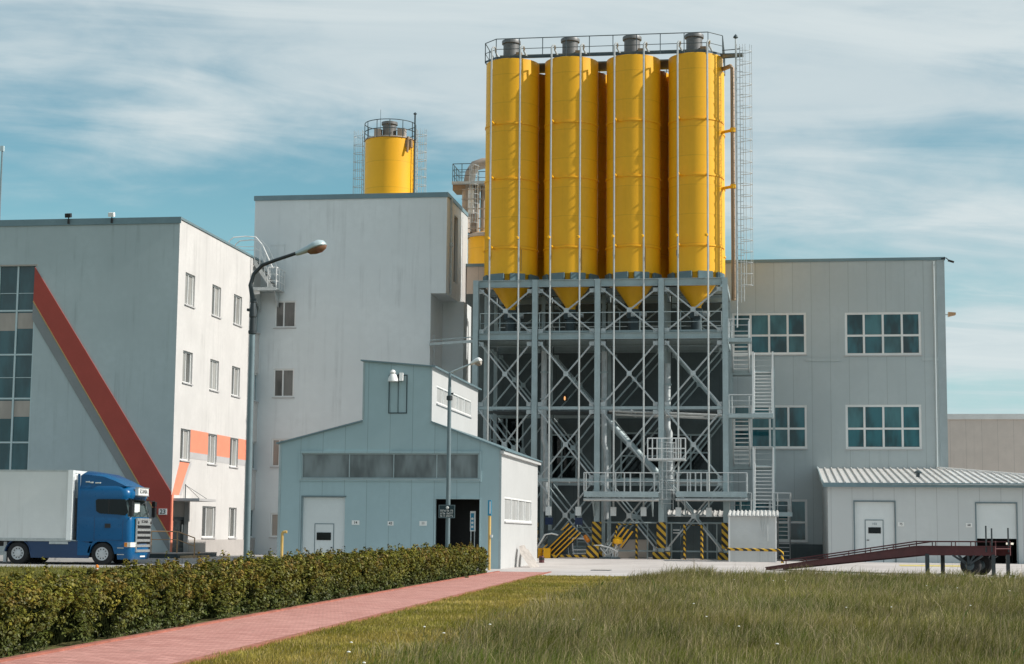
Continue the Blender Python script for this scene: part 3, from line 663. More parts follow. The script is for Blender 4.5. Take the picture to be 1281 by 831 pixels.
roofsheet('roof', (hxL-.18, zL-.18*s1+.003), (tx0-.003, tb0+.003)); roofsheet('roof', (tx1+.003, tb1+.003), (hxR+.22, zR-.22*s2+.003)); roofsheet('tower_roof', (tx0-.12, tz0+.005), (tx1+.18, tz1-.02))
MB().box((hxR+.01,YH-.1,zR-.22),(hxR+.16,YHB+.1,zR-.08)).build('gutter', MT['clad_white'], hut)
for x in (hxL, hxR): MB().box((x-.05,YH-.02,0),(x+.05,YH-.003,zL if x == hxL else zR-.1)).build('corner_trim', MT['steel'], hut)
MB().box((tx0-.02,YH-.02,tb0+.1),(tx0+.06,YH-.003,tz0)).build('corner_trim', MT['steel'], hut)
MB().box((tx1-.06,YH-.02,tb1),(tx1+.02,YH-.003,tz1-.03)).build('corner_trim', MT['steel'], hut)
# clerestory band
bo = Vector((b0[0],YH,b0[2])); bw, bh = b0[1]-b0[0], b0[3]-b0[2]
window(hut, bo, X_, Z_, -Y_, bw, bh, (.272,.523,.765), (), .05, .05, 'steel', 'g_frost')
fr = MB(); fr.lb(bo,X_,Z_,-Y_,-.12,-.12,.003,bw+.12,-.003,.05).lb(bo,X_,Z_,-Y_,-.12,bh+.003,.003,bw+.12,bh+.1,.06).lb(bo,X_,Z_,-Y_,-.12,0,.003,-.003,bh,.045).lb(bo,X_,Z_,-Y_,bw+.003,0,.003,bw+.12,bh,.045).build('band_trim', MT['clad_blue'], hut)
# sectional gate with a wicket door
go = Vector((g0[0],YH+.1,0)); gw, gh = g0[1]-g0[0], g0[3]
gate = MB().lb(go,X_,Z_,-Y_,0.01,0,-.06,gw-.01,gh-.01,0).build('gate', MT['whitep'], hut)
q = rY(392.4, 655, 416.8, 712, YH); wo = Vector((q[0],YH+.1,0)); ww, wh = q[1]-q[0], q[3]
fr = MB()
for a in ((0,0,.03,wh),(ww-.03,0,ww,wh),(.03,wh-.03,ww-.03,wh)): fr.lb(wo,X_,Z_,-Y_,a[0],a[1],.002,a[2],a[3],.02)
fr.build('door_frame', MT['pole'], gate)
MB().lb(wo,X_,Z_,-Y_,.034,.02,.002,ww-.034,wh-.034,.014).build('door', MT['whitep'], gate)
q2 = rY(395.6, 666.3, 413.4, 675.8, YH)
MB().box((q2[0],YH+.06,q2[2]),(q2[1],YH+.085,q2[3])).build('pane', MT['g_dark'], gate)
MB().box((q[1]-.13,YH+.05,q2[2]-.35),(q[1]-.06,YH+.085,q2[2]-.3)).build('handle', MT['ink'], gate)
ft = MB(); ft.box((g0[0]-.05,YH-.03,0),(g0[0],YH-.003,gh)).box((g0[0]-.05,YH-.03,gh+.003),(g0[1]+.05,YH-.003,gh+.06)).build('gate_frame', MT['pole'], hut)
ft = MB(); ft.box((d0[0]-.05,YH-.03,0),(d0[0],YH-.003,d0[3])).box((d0[1],YH-.03,0),(d0[1]+.05,YH-.003,d0[3])).box((d0[0]-.05,YH-.032,d0[3]+.003),(d0[1]+.05,YH-.003,d0[3]+.07)).build('doorway_frame', MT['clad_blue'], hut)
MB().box((hxL+.1,YH+3.2,0),(hxR-.1,YH+3.3,3.4)).build('inner_shade_wall', MT['black'], hut)  # black inner faces put the doorway's shade into the colour
MB().box((d0[0]-1.2,YH+.3,0),(d0[0]-1.1,YH+3.2,3.4)).box((d0[1]+.7,YH+.3,0),(d0[1]+.8,YH+3.2,3.4)).box((d0[0]-1.1,YH+.3,3.2),(d0[1]+.7,YH+3.2,3.3)).build('lobby_shade_lining', MT['black'], hut)
# seam door frame on the tower
q = rY(486.2, 469, 509.6, 517.5, YH); k = MB()
for a in ((q[0],q[2],q[0]+.045,q[3]),(q[1]-.045,q[2],q[1],q[3]),(q[0]+.045,q[2],q[1]-.045,q[2]+.045),(q[0]+.045,q[3]-.045,q[1]-.045,q[3]),((q[0]+q[1])/2,q[2]+.045,(q[0]+q[1])/2+.025,q[3]-.045)):
    k.box((a[0],YH-.03,a[1]),(a[2],YH-.003,a[3]))
k.build('hatch_frame', MT['darksteel'], hut)
p = P(494, 471, YH); fl = thing('floodlight', 'white twin floodlight above the hatch on the blue-grey tower', 'floodlight', (p.x, YH-.1, p.z))
MB().lathe((p.x-.02,YH-.25,p.z-.26), [(.02,.0),(.24,.02),(.22,.14),(.15,.3),(.11,.34)], 20).lathe((p.x-.04,YH-.25,p.z+.1), [(.1,0),(.13,.06),(.09,.14),(.0,.18)], 16).build('dome', MT['plate'], fl, True)
MB().tube([(p.x,YH-.003,p.z+.05),(p.x-.02,YH-.25,p.z+.1)], .04, 8).box((p.x+.2,YH-.2,p.z-.15),(p.x+.3,YH-.003,p.z+.1)).build('bracket', MT['black'], fl)
MB().prism([(p.x+.26,YH-.34,p.z-.22),(p.x+.26,YH-.2,p.z-.22),(p.x+.26,YH-.15,p.z+.1),(p.x+.26,YH-.28,p.z+.14)], (.16,0,0)).build('lamp_head', MT['plate'], fl)
def nplate(px0, py0, px1, py1, Y, body, label, size=.16):
    x0, x1, z0, z1 = rY(px0, py0, px1, py1, Y)
    t_ = thing('number_plate', label, 'number plate', ((x0+x1)/2, Y, z0), 'number plates by the gates')
    MB().box((x0,Y-.03,z0),(x1,Y-.004,z1)).build('plate', MT['plate'], t_)
    text('lettering', body, size, ((x0+x1)/2, Y-.034, (z0+z1)/2), 'y', MT['ink'], t_, .95)
nplate(440.2, 651, 449.8, 656.8, YH, '14', 'white plate reading 14, beside the white gate of the blue-grey hut')
nplate(485, 652.2, 492.4, 657.6, YH, '43', 'white plate reading 43, midway between hut gate and doorway')
nplate(524.8, 652, 534, 657.8, YH, '11', 'white plate reading 11, beside the dark open doorway of the hut')
q = rY(588.2, 639.6, 595, 664.8, YH+.6)
bs = thing('poster', 'tall narrow blue poster board inside the dark hut doorway', 'poster', ((q[0]+q[1])/2, YH+.6, 0))
MB().box((q[0],YH+.58,q[2]),(q[1],YH+.62,q[3])).build('board', MT['plate'], bs)
MB().box((q[0]+.03,YH+.57,q[2]+.05),(q[1]-.07,YH+.579,q[3]-.09)).build('print', MT['bluesign'], bs)
for i, z in enumerate((.62,.42,.22)): MB().lathe(((q[0]+q[1])/2-.02,YH+.566,q[2]+(q[3]-q[2])*z), [(.0,-.002),(.055,-.002),(.055,.002),(.0,.002)], 12, 'y').build('symbol', MT['plate'], bs)
MB().box((q[0]+.02,YH+.585,0),(q[0]+.06,YH+.62,q[2])).box((q[1]-.06,YH+.585,0),(q[1]-.02,YH+.62,q[2])).build('leg', MT['galv_dull'], bs)
# rubble by the side wall
for dx_, yb_, ang, lab in ((.18, 79.2, .35, 'broken pale concrete slab leaning on the white side wall, the front one'), (.12, 80.4, .25, 'broken pale concrete slab leaning on the white side wall, the rear one')):
    mb = MB(); L = 1.0-.2*(yb_ > 80)
    mb.prism([(hxR+.75,yb_,0),(hxR+.85,yb_+.1,0),(hxR+.1+.1,yb_+.9,L),(hxR+.02+.1,yb_+.75,L*.95),(hxR+.25,yb_+.3,L*.6)], (.10,.35,.02)); 
    tag(mb.build('concrete_slab', MT['rubble'], None), lab, 'slab', 'broken slabs by the hut')
# ================================================================== SILO FRAME AND SILOS
YF = 94.0; YM = 97.5; YR = 101.0
cxs = [P(x, 500, YF).x for x in (594.2, 668.6, 747.2, 827.2, 907.6)]
Zf = lambda py, px=750: P(px, py, YF).z
zTop, zTopB = Zf(349.5), Zf(358.5)
zD1a, zD1b = Zf(416.5), Zf(424.5)       # service deck
zB3, zB4, zB5 = Zf(510.5), Zf(601), Zf(648)
ZGf = .26
fr = thing('silo_support_frame', 'teal steel frame of columns and cross braces carrying the yellow silos', 'steel frame', ((cxs[0]+cxs[4])/2, YM, ZGf))
for yv in (YF, YM, YR):
    for i, x in enumerate(cxs):
        cwd = .29 if yv == YF else .2
        col = MB().hsec((x,yv,ZGf-.1),(x,yv,zTop if yv == YF else zTopB-.003), cwd, .34 if yv == YF else .22, .03).build('column', MT['steel'], fr)
        if yv == YF and i > 0:
            za, zb = Zf(653), Zf(685)
            MB().box((x-.235,yv-.235,za-(za-zb)),(x+.235,yv+.235,za)).build('hazard_wrap', MT['haz'], col)
            MB().prism([(x-.44,yv-.42,ZGf-.2),(x+.44,yv-.42,ZGf-.2),(x+.44,yv+.42,ZGf-.2),(x-.44,yv+.42,ZGf-.2)], (0,0,.2+Zf(690)-ZGf)).build('foundation_block', MT['haz'], col)
for yv in (YF, YM, YR):
    for i in range(4):
        a, b = cxs[i]+.172, cxs[i+1]-.172
        for z0_, z1_ in ((zTopB,zTop),(zD1b,zD1a)):
            MB().hsec((a,yv,(z0_+z1_)/2),(b,yv,(z0_+z1_)/2), .24, z1_-z0_, .03, 0, (0,0,1)).build('beam', MT['steel'], fr)
        if yv != YM:
            for z_ in (zB3, zB4): MB().beam((a,yv+.02,z_),(b,yv+.02,z_), .14, .16).build('tie_beam', MT['steel'], fr)
for x in cxs:
    for z0_, z1_ in ((zTopB,zTop-.05),(zD1b,zD1a)):
        for ya, yb in ((YF+.18,YM-.18),(YM+.18,YR-.18)):
            MB().beam((x,ya,(z0_+z1_)/2),(x,yb,(z0_+z1_)/2), .2, z1_-z0_-.02).build('beam', MT['steel'], fr)
zz = [(zTopB-.1, zD1a+.02), (zD1b-.12, zB3+.1), (zB3-.1, zB4+.05), (zB4-.03, ZGf+.45)]
for yv in (YF, YM, YR):
    for i in range(4):
        for k, (za, zb) in enumerate(zz):
            if yv == YM and k == 0: continue
            a, b = cxs[i]+.2, cxs[i+1]-.2
            mb = MB(); mb.tube([(a,yv-.03,za),(b,yv-.03,zb)], .05, 6).tube([(a,yv+.07,zb),(b,yv+.07,za)], .05, 6)
            m_ = Vector(((a+b)/2,yv,(za+zb)/2)); mb.box(m_-Vector((.13,.09,.13)), m_+Vector((.13,.09,.13)))
            for e in ((a,za,1,-1),(a,zb,1,1),(b,za,-1,-1),(b,zb,-1,1)): mb.box((min(e[0],e[0]+e[2]*.22)-.02,yv-.015,min(e[1],e[1]+e[3]*.22)),(max(e[0],e[0]+e[2]*.22)+.02,yv+.012,max(e[1],e[1]+e[3]*.22)))
            mb.build('cross_brace', MT['galv_dull' if yv == YF else 'steel'], fr)
for z_, nm in ((zD1a, 'service_deck'), (zB3+.09, 'service_deck')):
    MB().box((cxs[0]+.18,YF+.3 if z_ == zD1a else YM+.2,z_+.003),(cxs[4]-.18,YR-.2,z_+.06)).build(nm, MT['grate'], fr)  # gratings built as solid sheets to block sky light from the bays
mb = MB(); rail(mb, [(cxs[0]+.2,YF+.22,zD1a+.06),(cxs[4]-.2,YF+.22,zD1a+.06)], 1.08, (.5,), 1.1, .025, .1); mb.build('deck_railing', MT['steel'], fr)
mb = MB(); rail(mb, [(cxs[0]+.2,YR-.25,zD1a+.06),(cxs[4]-.2,YR-.25,zD1a+.06)], 1.08, (.5,), 1.6, .025, .1); mb.build('deck_railing', MT['steel'], fr)

# silos
scx = [P(x, 200, YF+1.72).x for x in (640.6, 714.6, 792.4, 870.4)]
RS = 1.5; YA = YF+1.72; YA2 = YA+3.15
zS1 = P(760, 69, YA-RS).z; zS0 = P(760, 341, YA-RS).z; zCn = P(760, 384, YA).z
zr = [P(760, y, YA-RS).z for y in (150.5, 220, 307.7)]
NAVY = pm('navy_paint', (.012,.03,.09), .4)
def silo(x, y, label, front, group):
    t_ = thing('silo', label, 'silo', (x, y, zCn), group)
    pr_ = [(RS,zS0)]
    for z in zr[::-1]: pr_ += [(RS,z-.05),(RS+.045,z-.045),(RS+.045,z+.045),(RS,z+.05)]
    pr_ += [(RS,zS1),(RS-.04,zS1+.02),(.3,zS1+.16)]
    MB().lathe((x,y,0), pr_, 64).build('shell', MT['yellow'], t_, True)
    if front: MB().lathe((x,y,0), [(.28,zCn-.15),(.28,zCn),(RS-.08,zS0-.02),(RS-.02,zS0+.02)], 48).build('hopper_cone', MT['yellow'], t_, True)
    mb = MB()
    for k in range(8):
        a = 2*PI*k/8+PI/8; ca, sa = math.cos(a), math.sin(a)
        tx, ty = -sa, ca
        c_ = Vector((x+ca*(RS-.02), y+sa*(RS-.02), 0))
        mb.lb(c_+Z_*(zTop+.004), Vector((tx,ty,0)), Z_, Vector((ca,sa,0)), -.42, 0, -.1, .42, zS0-zTop+.03, .04)
    mb.build('skirt_bracket', MT['bracket'], t_)
    if not front: return t_
    MB().lathe((x-.05,y-.35,0), [(.45,zS1+.05),(.45,zS1+1.1),(.53,zS1+1.11),(.54,zS1+1.25),(.52,zS1+1.3),(.1,zS1+1.34)], 24).build('filter', MT['filter'], t_, True)
    MB().box((x+.3,y-.9,zS1+.05),(x+.62,y-.55,zS1+.5)).lathe((x-.7,y-.8,zS1),[(.2,.03),(.2,.22),(.0,.25)],14).build('roof_fitting', MT['brown'], t_, True)
    for px_ in (-.88, .73):
        xp = x+px_; yp = YF-.36
        f = MB(); f.tube([(xp,yp,Zf(643)),(xp,yp,zS1+.38)]+[(xp+.10*math.sin(k*PI/6)*1.2, yp+.5*(1-math.cos(k*PI/6))*1.0, zS1+.38+.22*math.sin(k*PI/6)) for k in range(1,6)]+[(xp+.25,yp+.95,zS1+.1)], .053, 8)
        fp = f.build('fill_pipe', MT['pipe'], t_, True)
        b_ = MB()
        for z in zr: b_.beam((xp,yp,z),(x+(xp-x)*.93, y-math.sqrt(max(.05,RS*RS-((xp-x)*.93)**2)), z), .07, .08)
        zq = zr[2]+.42; b_.lathe((xp-.08,yp-.06,zq),[(.0,-.09),(.09,-.06),(.1,.04),(.0,.09)],10)
        b_.build('pipe_clamp', MT['yellow'], fp)
        MB().box((xp-.15,yp-.13,Zf(645.5)),(xp+.15,yp+.13,Zf(634.5))).build('coupling_box', MT['whitep'], fp)
        if -.5 < x-scx[1] < .5: MB().box((xp-.2,yp+.14,Zf(657)),(xp+.2,yp+.4,Zf(648))).build('valve_block', NAVY, fp)
    pg = MB(); q_ = P(0,0,YA)
    pg.tube([(x-1.0,YA-RS*.78-.05,zr[2]-.25),(x-1.0,YA-RS*.78-.05,zr[2]-.55)], .03, 6).box((x+.75,YA-RS*.88-.02,zr[2]-1.3),(x+.77,YA-RS*.83,zr[2]-.1)).build('inspection_hatch', MT['brown'], t_)
    return t_
labs = ['yellow silo at the left end of the front row, beside the grey tall block', 'front row yellow silo second from the left end', 'front row yellow silo third from the left, second from the ladder end',
        'yellow silo at the right end of the front row, beside the caged ladder']
for x, l in zip(scx, labs): silo(x, YA, l, True, 'yellow silos of the front row')
labs = ['rear row yellow silo standing behind the leftmost front silo', 'rear row yellow silo behind the front silo that is second from the left', 'rear row yellow silo behind the front silo that is third from the left', 'rear row yellow silo behind the front silo at the ladder end']
rear = None
for x, l in zip(scx, labs): silo(x+(.3 if x < scx[3] else 0), YA2, l, False, 'yellow silos of the rear row')
# walkway and railing over the silo tops
wx0, wx1 = scx[0]-RS, scx[3]+RS; wy0_, wy1_ = YA-RS+.35, YA2+RS-.3
rw = thing('roof_walkway', 'grey steel walkway with tube railing crossing the silo tops', 'walkway', ((wx0+wx1)/2, (wy0_+wy1_)/2, zS1))
mb = MB()
mb.box((wx0+.9,YA-.95,zS1+.17),(wx1-.9,YA-.75,zS1+.33)).box((wx0+.5,YA+.6,zS1+.17),(wx1-.5,YA2-.6,zS1+.24)).box((wx0+.9,YA2+.9,zS1+.17),(wx1-.9,YA2+1.2,zS1+.24)).build('deck', MT['grate'], rw)
c = .75; zk = zS1+.02
loop = [(wx0,YA-.55,zk),(wx0+c,wy0_-.2,zk),(wx1-c,wy0_-.2,zk),(wx1+.02,YA-.55,zk),(wx1+.02,YA2+.6,zk),(wx1-c,wy1_,zk),(wx0+c,wy1_,zk),(wx0,YA2+.6,zk),(wx0,YA-.55,zk)]
mb = MB(); rail(mb, loop, 1.14, (.48,), 1.25, .026, .12); mb.build('railing', MT['darksteel'], rw)
# brown return pipe, lightning rod and caged ladder on the right
xb = P(917.0, 230, YF+.9).x; zb_ = P(915, 376, YF+.9).z; yb_ = YF+.9
bp = thing('return_pipe', 'brown vertical pipe strapped to the right end silo by yellow arms', 'pipe', (xb, yb_, zb_))
MB().tube([(wx1-.1,YA-.1,P(910,83,YF+.9).z),(xb-.1,yb_,P(910,83,YF+.9).z),(xb,yb_,P(917,86,YF+.9).z),(xb,yb_,zb_)], .12, 12).build('pipe', MT['brown'], bp, True)
for py in (163, 233.5):
    z = P(915, py, yb_).z
    MB().tube([(wx1-.12,YA-.25,z),(xb,yb_,z)], .085, 10).lathe((xb,yb_,z-.12),[(.15,0),(.15,.24)],14).tube([(wx1-.1,YA-.25,z-.6),(wx1-.02,YA-.35,z-.05)], .03, 6).build('support_arm', MT['yellow'], bp, True)
xr = P(920.5, 90, YF+.7).x; zt_ = P(920, 45, YF+.7).z
lr = thing('lightning_rod', 'thin grey rod with pointed cap rising beside the silo ladder', 'rod', (xr, YF+.7, zb_))
MB().tube([(xr,YF+.7,zb_-1.5),(xr,YF+.7,zt_-.1)], .04, 8).build('rod', MT['galv_dull'], lr)
MB().lathe((xr,YF+.7,zt_-.15),[(.06,0),(.14,.05),(.12,.12),(.0,.26)],12).build('cap', MT['darksteel'], lr, True)
xl_ = P(926.3, 200, YF+.95).x
ld_ = thing('caged_ladder', 'tall caged steel ladder running up the right side of the silos', 'ladder', (xl_, YF+.95, zb_))
ladder(MB(), xl_, YF+.95, P(926,378,YF+.95).z, P(926,57,YF+.95).z, (1,0,0), (0,1,0), w=.46, c0=.9, hoop=.62, cr=.34, step=.31).build('cage', MT['galv_dull'], ld_)
mb = MB(); zlt, zlb = P(926,57,YF+.95).z, P(926,378,YF+.95).z
for s in (-.17, .17): mb.tube([(xl_+s,YF+.7,zlb),(xl_+s,YF+.7,zlt)], .022, 6)
z = zlb+.2
while z < zlt: mb.tube([(xl_-.17,YF+.7,z),(xl_+.17,YF+.7,z)], .014, 5); z += .33
mb.build('side_rails', MT['galv'], ld_)
mb = MB(); z = zlt-.1
for k in (-.1, -.55): mb.tube([(wx1,YA-.6,z+k),(xl_,YF+.95,z+k)], .025, 6)
mb.box((wx1-.1,YA-.9,zS1+.0),(xl_+.2,YA-.2,zS1+.05)).build('top_bridge', MT['darksteel'], ld_)

# pipes, ducts and kit inside the frame
def kit(name, label, cat, parts, group=None):
    allv = [v for _, mb, _ in parts for v in mb.v]
    lo = Vector((sum(v.x for v in allv)/len(allv), sum(v.y for v in allv)/len(allv), min(v.z for v in allv)))
    t_ = thing(name, label, cat, lo, group)
    for n_, mb, mt in parts: mb.build(n_, MT[mt] if isinstance(mt, str) else mt, t_, True)
    return t_
for i, (pa, pb_, yv, lab) in enumerate((((762,514),(903,520),YF+.6,'silver conveying pipe sloping across the right bays, upper of two'), ((770,518.5),(896,523.5),YF+.8,'silver conveying pipe sloping across the right bays, lower of two'),
        ((676,601.5),(748,602.5),YF+.5,'silver pipe behind left loading platform railing'), ((838,603.5),(903,603.5),YF+.5,'silver pipe behind right loading platform railing'))):
    a = P(*pa, yv); b = P(*pb_, yv)
    kit('conveying_pipe', lab, 'pipe', [('pipe', MB().tube([a,b], .075, 10), 'pipe'), ('flange', MB().lathe(a+(b-a)*.5-X_*.04, [(.13,0),(.13,.08)], 14, 'x').lathe(a+(b-a)*.2-X_*.04, [(.13,0),(.13,.08)], 14, 'x'), 'galv_dull')], 'silver conveying pipes')
a, b = P(752,518,YM-.4), P(822,592,YM-.4)
kit('screw_conveyor', 'thick grey inclined conveyor tube in the third bay', 'conveyor', [('tube', MB().tube([a,b], .2, 14), 'steel'), ('drive', MB().box(a-Vector((.3,.3,.2)), a+Vector((.3,.3,.25))), 'darksteel')])
for px0, px1, y0_, y1_, lab in ((756,756,440,650,'vertical grey duct behind the third column'), (835,835,455,600,'vertical grey duct behind the fourth column'), (681,680,440,640,'vertical grey duct behind the second column')):
    a, b = P(px0,y0_,YM-.9), P(px1,y1_,YM-.9)
    kit('vertical_duct', lab, 'duct', [('duct', MB().tube([a,a+(b-a)*.55,a+(b-a)*.6+X_*.12,b+X_*.12], .17, 12), 'galv_dull'), ('flange', MB().lathe((a.x,a.y,a.z-1.2),[(.23,0),(.23,.08)],14).lathe((a.x,a.y,a.z-2.7),[(.23,0),(.23,.08)],14), 'steel')], 'vertical ducts inside the frame')
for i, x in enumerate(scx):
    z = zCn-.15
    lab = ['dark dosing valve under the cone of the leftmost silo', 'dark dosing valve under the cone of the second silo from left', 'dark dosing valve under the cone of the third silo from left', 'dark dosing valve under the cone of the right end silo'][i]
    kit('dosing_valve', lab, 'valve', [('housing', MB().box((x-.33,YA-.3,z-.55),(x+.33,YA+.3,z-.02)).lathe((x,YA,z-1.25),[(.3,0),(.3,.68)],18), 'darksteel'), ('motor', MB().lathe((x+.33,YA,z-.3),[(.15,0),(.16,.02),(.16,.4),(.0,.42)],14,'x').box((x-.1,YA-.42,z-.45),(x+.12,YA-.3,z-.2)), 'galv_dull')], 'dosing valves under the silos')
# work lamp glow seen in the second bay
p = P(706.5, 499, YM+1.5)
kit('work_lamp', 'small lit orange work lamp inside the second bay', 'lamp', [('housing', MB().box(p+Vector((-.14,.06,-.1)), p+Vector((.14,.2,.3))), 'black'), ('bulb', MB().lathe(p-Z_*.1,[(.0,0),(.05,.04),(.05,.2),(.0,.26)],10), 'amber')])
bm_ = MT['bulb'] = bpy.data.materials.new('bulb_light'); bm_.use_nodes = True; bb = bm_.node_tree.nodes['Principled BSDF']; bb.inputs['Emission Color'].default_value = (1,.45,.12,1); bb.inputs['Emission Strength'].default_value = 1.0
for o in bpy.data.objects:
    if o.name == 'bulb': o.data.materials[0] = bm_

# loading platforms out in front
def platform(x0p, x1p, label, posts):
    a = P(x0p, 618, 92.5); b = P(x1p, 618, 92.5); zd = P((x0p+x1p)/2, 615, 92.5).z; zu = P((x0p+x1p)/2, 622, 92.5).z; zh = P((x0p+x1p)/2, 591.5, 92.5).z-zd
    t_ = thing('loading_platform', label, 'platform', ((a.x+b.x)/2, 93.1, zu), 'loading platforms on the silo frame')
    MB().box((a.x,92.5,zu),(b.x,92.62,zd)).box((a.x,93.6,zu),(b.x,93.7,zd-.003)).box((a.x,92.62,zd-.06),(b.x,93.6,zd-.01)).build('deck', MT['steel'], t_)
    MB().tube([(a.x-.02,92.6,zu-.14),(b.x+.02,92.6,zu-.14)], .085, 10).build('edge_pipe', MT['pipe'], t_, True)
    mb = MB(); mb.tube([(a.x,92.56,zd+zh),(b.x,92.56,zd+zh)], .03, 6).tube([(a.x,92.56,zd+zh*.52),(b.x,92.56,zd+zh*.52)], .02, 6)
    for q in posts: x = P(q, 603, 92.5).x; mb.box((x-.035,92.53,zd),(x+.035,92.6,zd+zh))
    for x in (a.x, b.x):
        mb.tube([(x,92.56,zd+zh),(x,93.6,zd+zh)], .03, 6).tube([(x,92.56,zd+zh*.52),(x,93.6,zd+zh*.52)], .02, 6).tube([(x,93.6,zd),(x,93.6,zd+zh)], .03, 6)
    mb.build('railing', MT['galv'], t_)
    mb = MB()
    for x in (a.x+.4, b.x-.4): mb.prism([(x,92.7,zu),(x,93.75,zu),(x,93.75,zu-1.0)], (.07,0,0))
    mb.build('bracket', MT['steel'], t_)
platform(730.3, 823.5, 'left loading platform, reaching from the second to the fourth column', (730.5,757.5,770,781,788.5,801,818.5))
platform(845.5, 934.6, 'right loading platform, reaching past the last column to the stairs', (848.5,860,863.5,870,877,884.5,911,934))
xm = P(834.5, 600, 93.0).x
al = thing('access_ladder', 'caged access ladder between the two loading platforms with a white gate', 'ladder', (xm, 93.0, .3))
ladder(MB(), xm, 93.35, P(834,637,93).z, P(834,560,93).z+.3, (0,-1,0), (1,0,0), w=.6, c0=.5, hoop=.5, cr=.42, step=.28).build('cage', MT['galv_dull'], al)
q0 = rY(810.3, 548.3, 857.5, 574, 92.9); mb = MB()
nb = 9
for i in range(nb): x = q0[0]+(q0[1]-q0[0])*i/(nb-1); (mb.box((x-.03,92.87,q0[2]),(x+.03,92.93,q0[3])) if i not in (4,) else None)
for z in (q0[2], (q0[2]+q0[3])/2, q0[3]): mb.box((q0[0],92.86,z-.03),(q0[1],92.94,z+.03))
mb.box((q0[0],92.9,q0[2]-.08),(q0[1],94.0,q0[2]-.03)).build('gate_basket', MT['white'], al)

# hazard kit on the ground under the silos
def arch(name, label, pts, r=.05):
    mb = MB().tube(pts, r, 8); return tag(mb.build(name, MT['hazf'], None, True), label, 'barrier')
YK = 93.2
g = lambda px, py, Y=YK: P(px, py, Y)
zg = lambda x: .26
a, b = g(856.5,700), g(878,700); zt2 = g(866,657).z
arch('hazard_portal', 'black and yellow striped portal around the dark doorway in the last bay', [(a.x,YK,.24),(a.x,YK,zt2),(b.x,YK,zt2),(b.x,YK,.24)], .075)
a, b = g(769,700), g(796.3,700); zt2 = g(790,656).z
arch('hazard_portal', 'black and yellow striped half portal in the third bay', [(b.x,YK,.24),(b.x,YK,zt2),(b.x-1.0,YK,zt2),(a.x-.1,YK+.0,g(768,684).z)], .065)
a = g(908,686.3,88.3); b = g(976.5,686.3,87.6); c_ = g(978.6,690,87.6)
arch('hazard_barrier', 'striped tube barrier running past the white booth', [(a.x,88.3,b.z-.06),(b.x-.1,87.6,a.z-.06),(c_.x,87.6,a.z-.16),(c_.x,87.6,.2)], .07)
# filling carriages
ca = [g(676,691), g(714,655)]
mb1 = MB(); mb2 = MB(); mb3 = MB(); mb4 = MB(); mb5 = MB()
for k in range(5):
    o_ = Vector((.17*k-.1, -.12*k, -.12*k)); mb1.beam(ca[0]+o_+Vector((.05,0,0)), ca[1]+o_, .08, .055, 0).beam(ca[0]+o_+Vector((.11,0,-.06)), ca[1]+o_+Vector((.06,0,-.06)), .1, .05, 1)
h0 = g(684,693); mb2.box((h0.x-.1,92.6,h0.z-.35),(h0.x+.26,93.2,h0.z+.3)); mb2.prism([(h0.x-.1,92.6,h0.z-.35),(h0.x+.26,92.6,h0.z-.35),(h0.x+.5,92.5,h0.z-.62),(h0.x-.4,92.5,h0.z-.62)], (0,.5,0))
mb2.lathe((h0.x-.35,93.2,h0.z-.3),[(.12,0),(.14,.3),(.12,.6)],16)
mb5.box((g(698,690).x-.55,93.1,.5),(g(698,690).x+.55,94.0,1.75))
mb3.tube([g(671.5,686),g(682,669,93),g(690,667.5,93),g(702,670.5),g(710,673.2),g(731,674)], .045, 8).tube([g(743,683,93),g(752,682.6,92.9),g(764,685.5,92.8),g(773,690.5,92.7)], .045, 8)
for px in (710, 716): mb3.tube([g(px,673),g(px+.6,688),g(px+2,697)], .03, 6)
for py in (688, 692.5, 697): mb3.tube([g(716,py),g(733,py)], .03, 6)
for px in (756,759,762,766): mb3.tube([g(px,687),g(px+2.5,701)], .035, 6)
mb4.box((g(681,703).x,92.7,.33),(g(748,703).x,92.85,.47)).box((g(735,690).x,92.6,.35),(g(750,690).x,92.72,.95))
cr = thing('filling_carriage', 'black and yellow filling carriage with inclined striped chutes in the second bay', 'machine', (g(705,700).x, YK, .26))
mb1.build('chute', [MT['yellow'], MT['black']], cr); mb2.build('hopper', MT['yellow'], cr); mb5.build('cabinet', MT['darksteel'], cr); mb3.build('hose', MT['white'], cr, True); mb4.build('base_frame', MT['haz'], cr)
mb = MB()
for py in (660,666,672,678,684): mb.tube([g(722,py,94.6),g(742,py,94.6)], .035, 6)
mb.tube([g(722,656,94.6),g(722,698,94.6)], .04, 6).tube([g(741,656,94.6),g(741,698,94.6)], .04, 6).box(g(728,690,94.8)-Vector((.5,.1,.1)), g(728,690,94.8)+Vector((.5,.2,.3)))
mb.build('roller_rack', MT['steel'], cr)
MB().tube([g(732,671,93),g(736,677,92.8)], .12, 10).build('actuator', MT['amber'], cr, True)
c2 = thing('bagging_machine', 'yellow striped inclined bagging machine with tangled hoses by the third column', 'machine', (g(766,700).x, 92.9, .26))
mb = MB()
for k in range(3): o_ = Vector((.22*k, 0, -.1*k)); mb.beam(g(766,680)+o_, g(781,660)+o_, .09, .08, 0).beam(g(766,680)+o_+Vector((.08,0,-.05)), g(781,660)+o_+Vector((.08,0,-.05)), .09, .05, 1)
mb.build('chute', [MT['yellow'], MT['black']], c2)
MB().lathe(g(773,676.5,92.8)-Z_*.2,[(.0,0),(.24,.05),(.27,.25),(.15,.36),(.0,.4)],16).build('motor', MT['yellow'], c2, True)
mb = MB(); rnd = random.Random(4)
for k in range(14):
    a = g(755+rnd.random()*16, 702, 92.7+rnd.random()*.5); mb.tube([a, a+Vector((rnd.uniform(-.2,.2),rnd.uniform(-.1,.1),.35)), a+Vector((rnd.uniform(-.4,.4),0,rnd.uniform(.5,1.0)))], .022, 5)
mb.build('hose_bundle', MT['white'], c2, True)
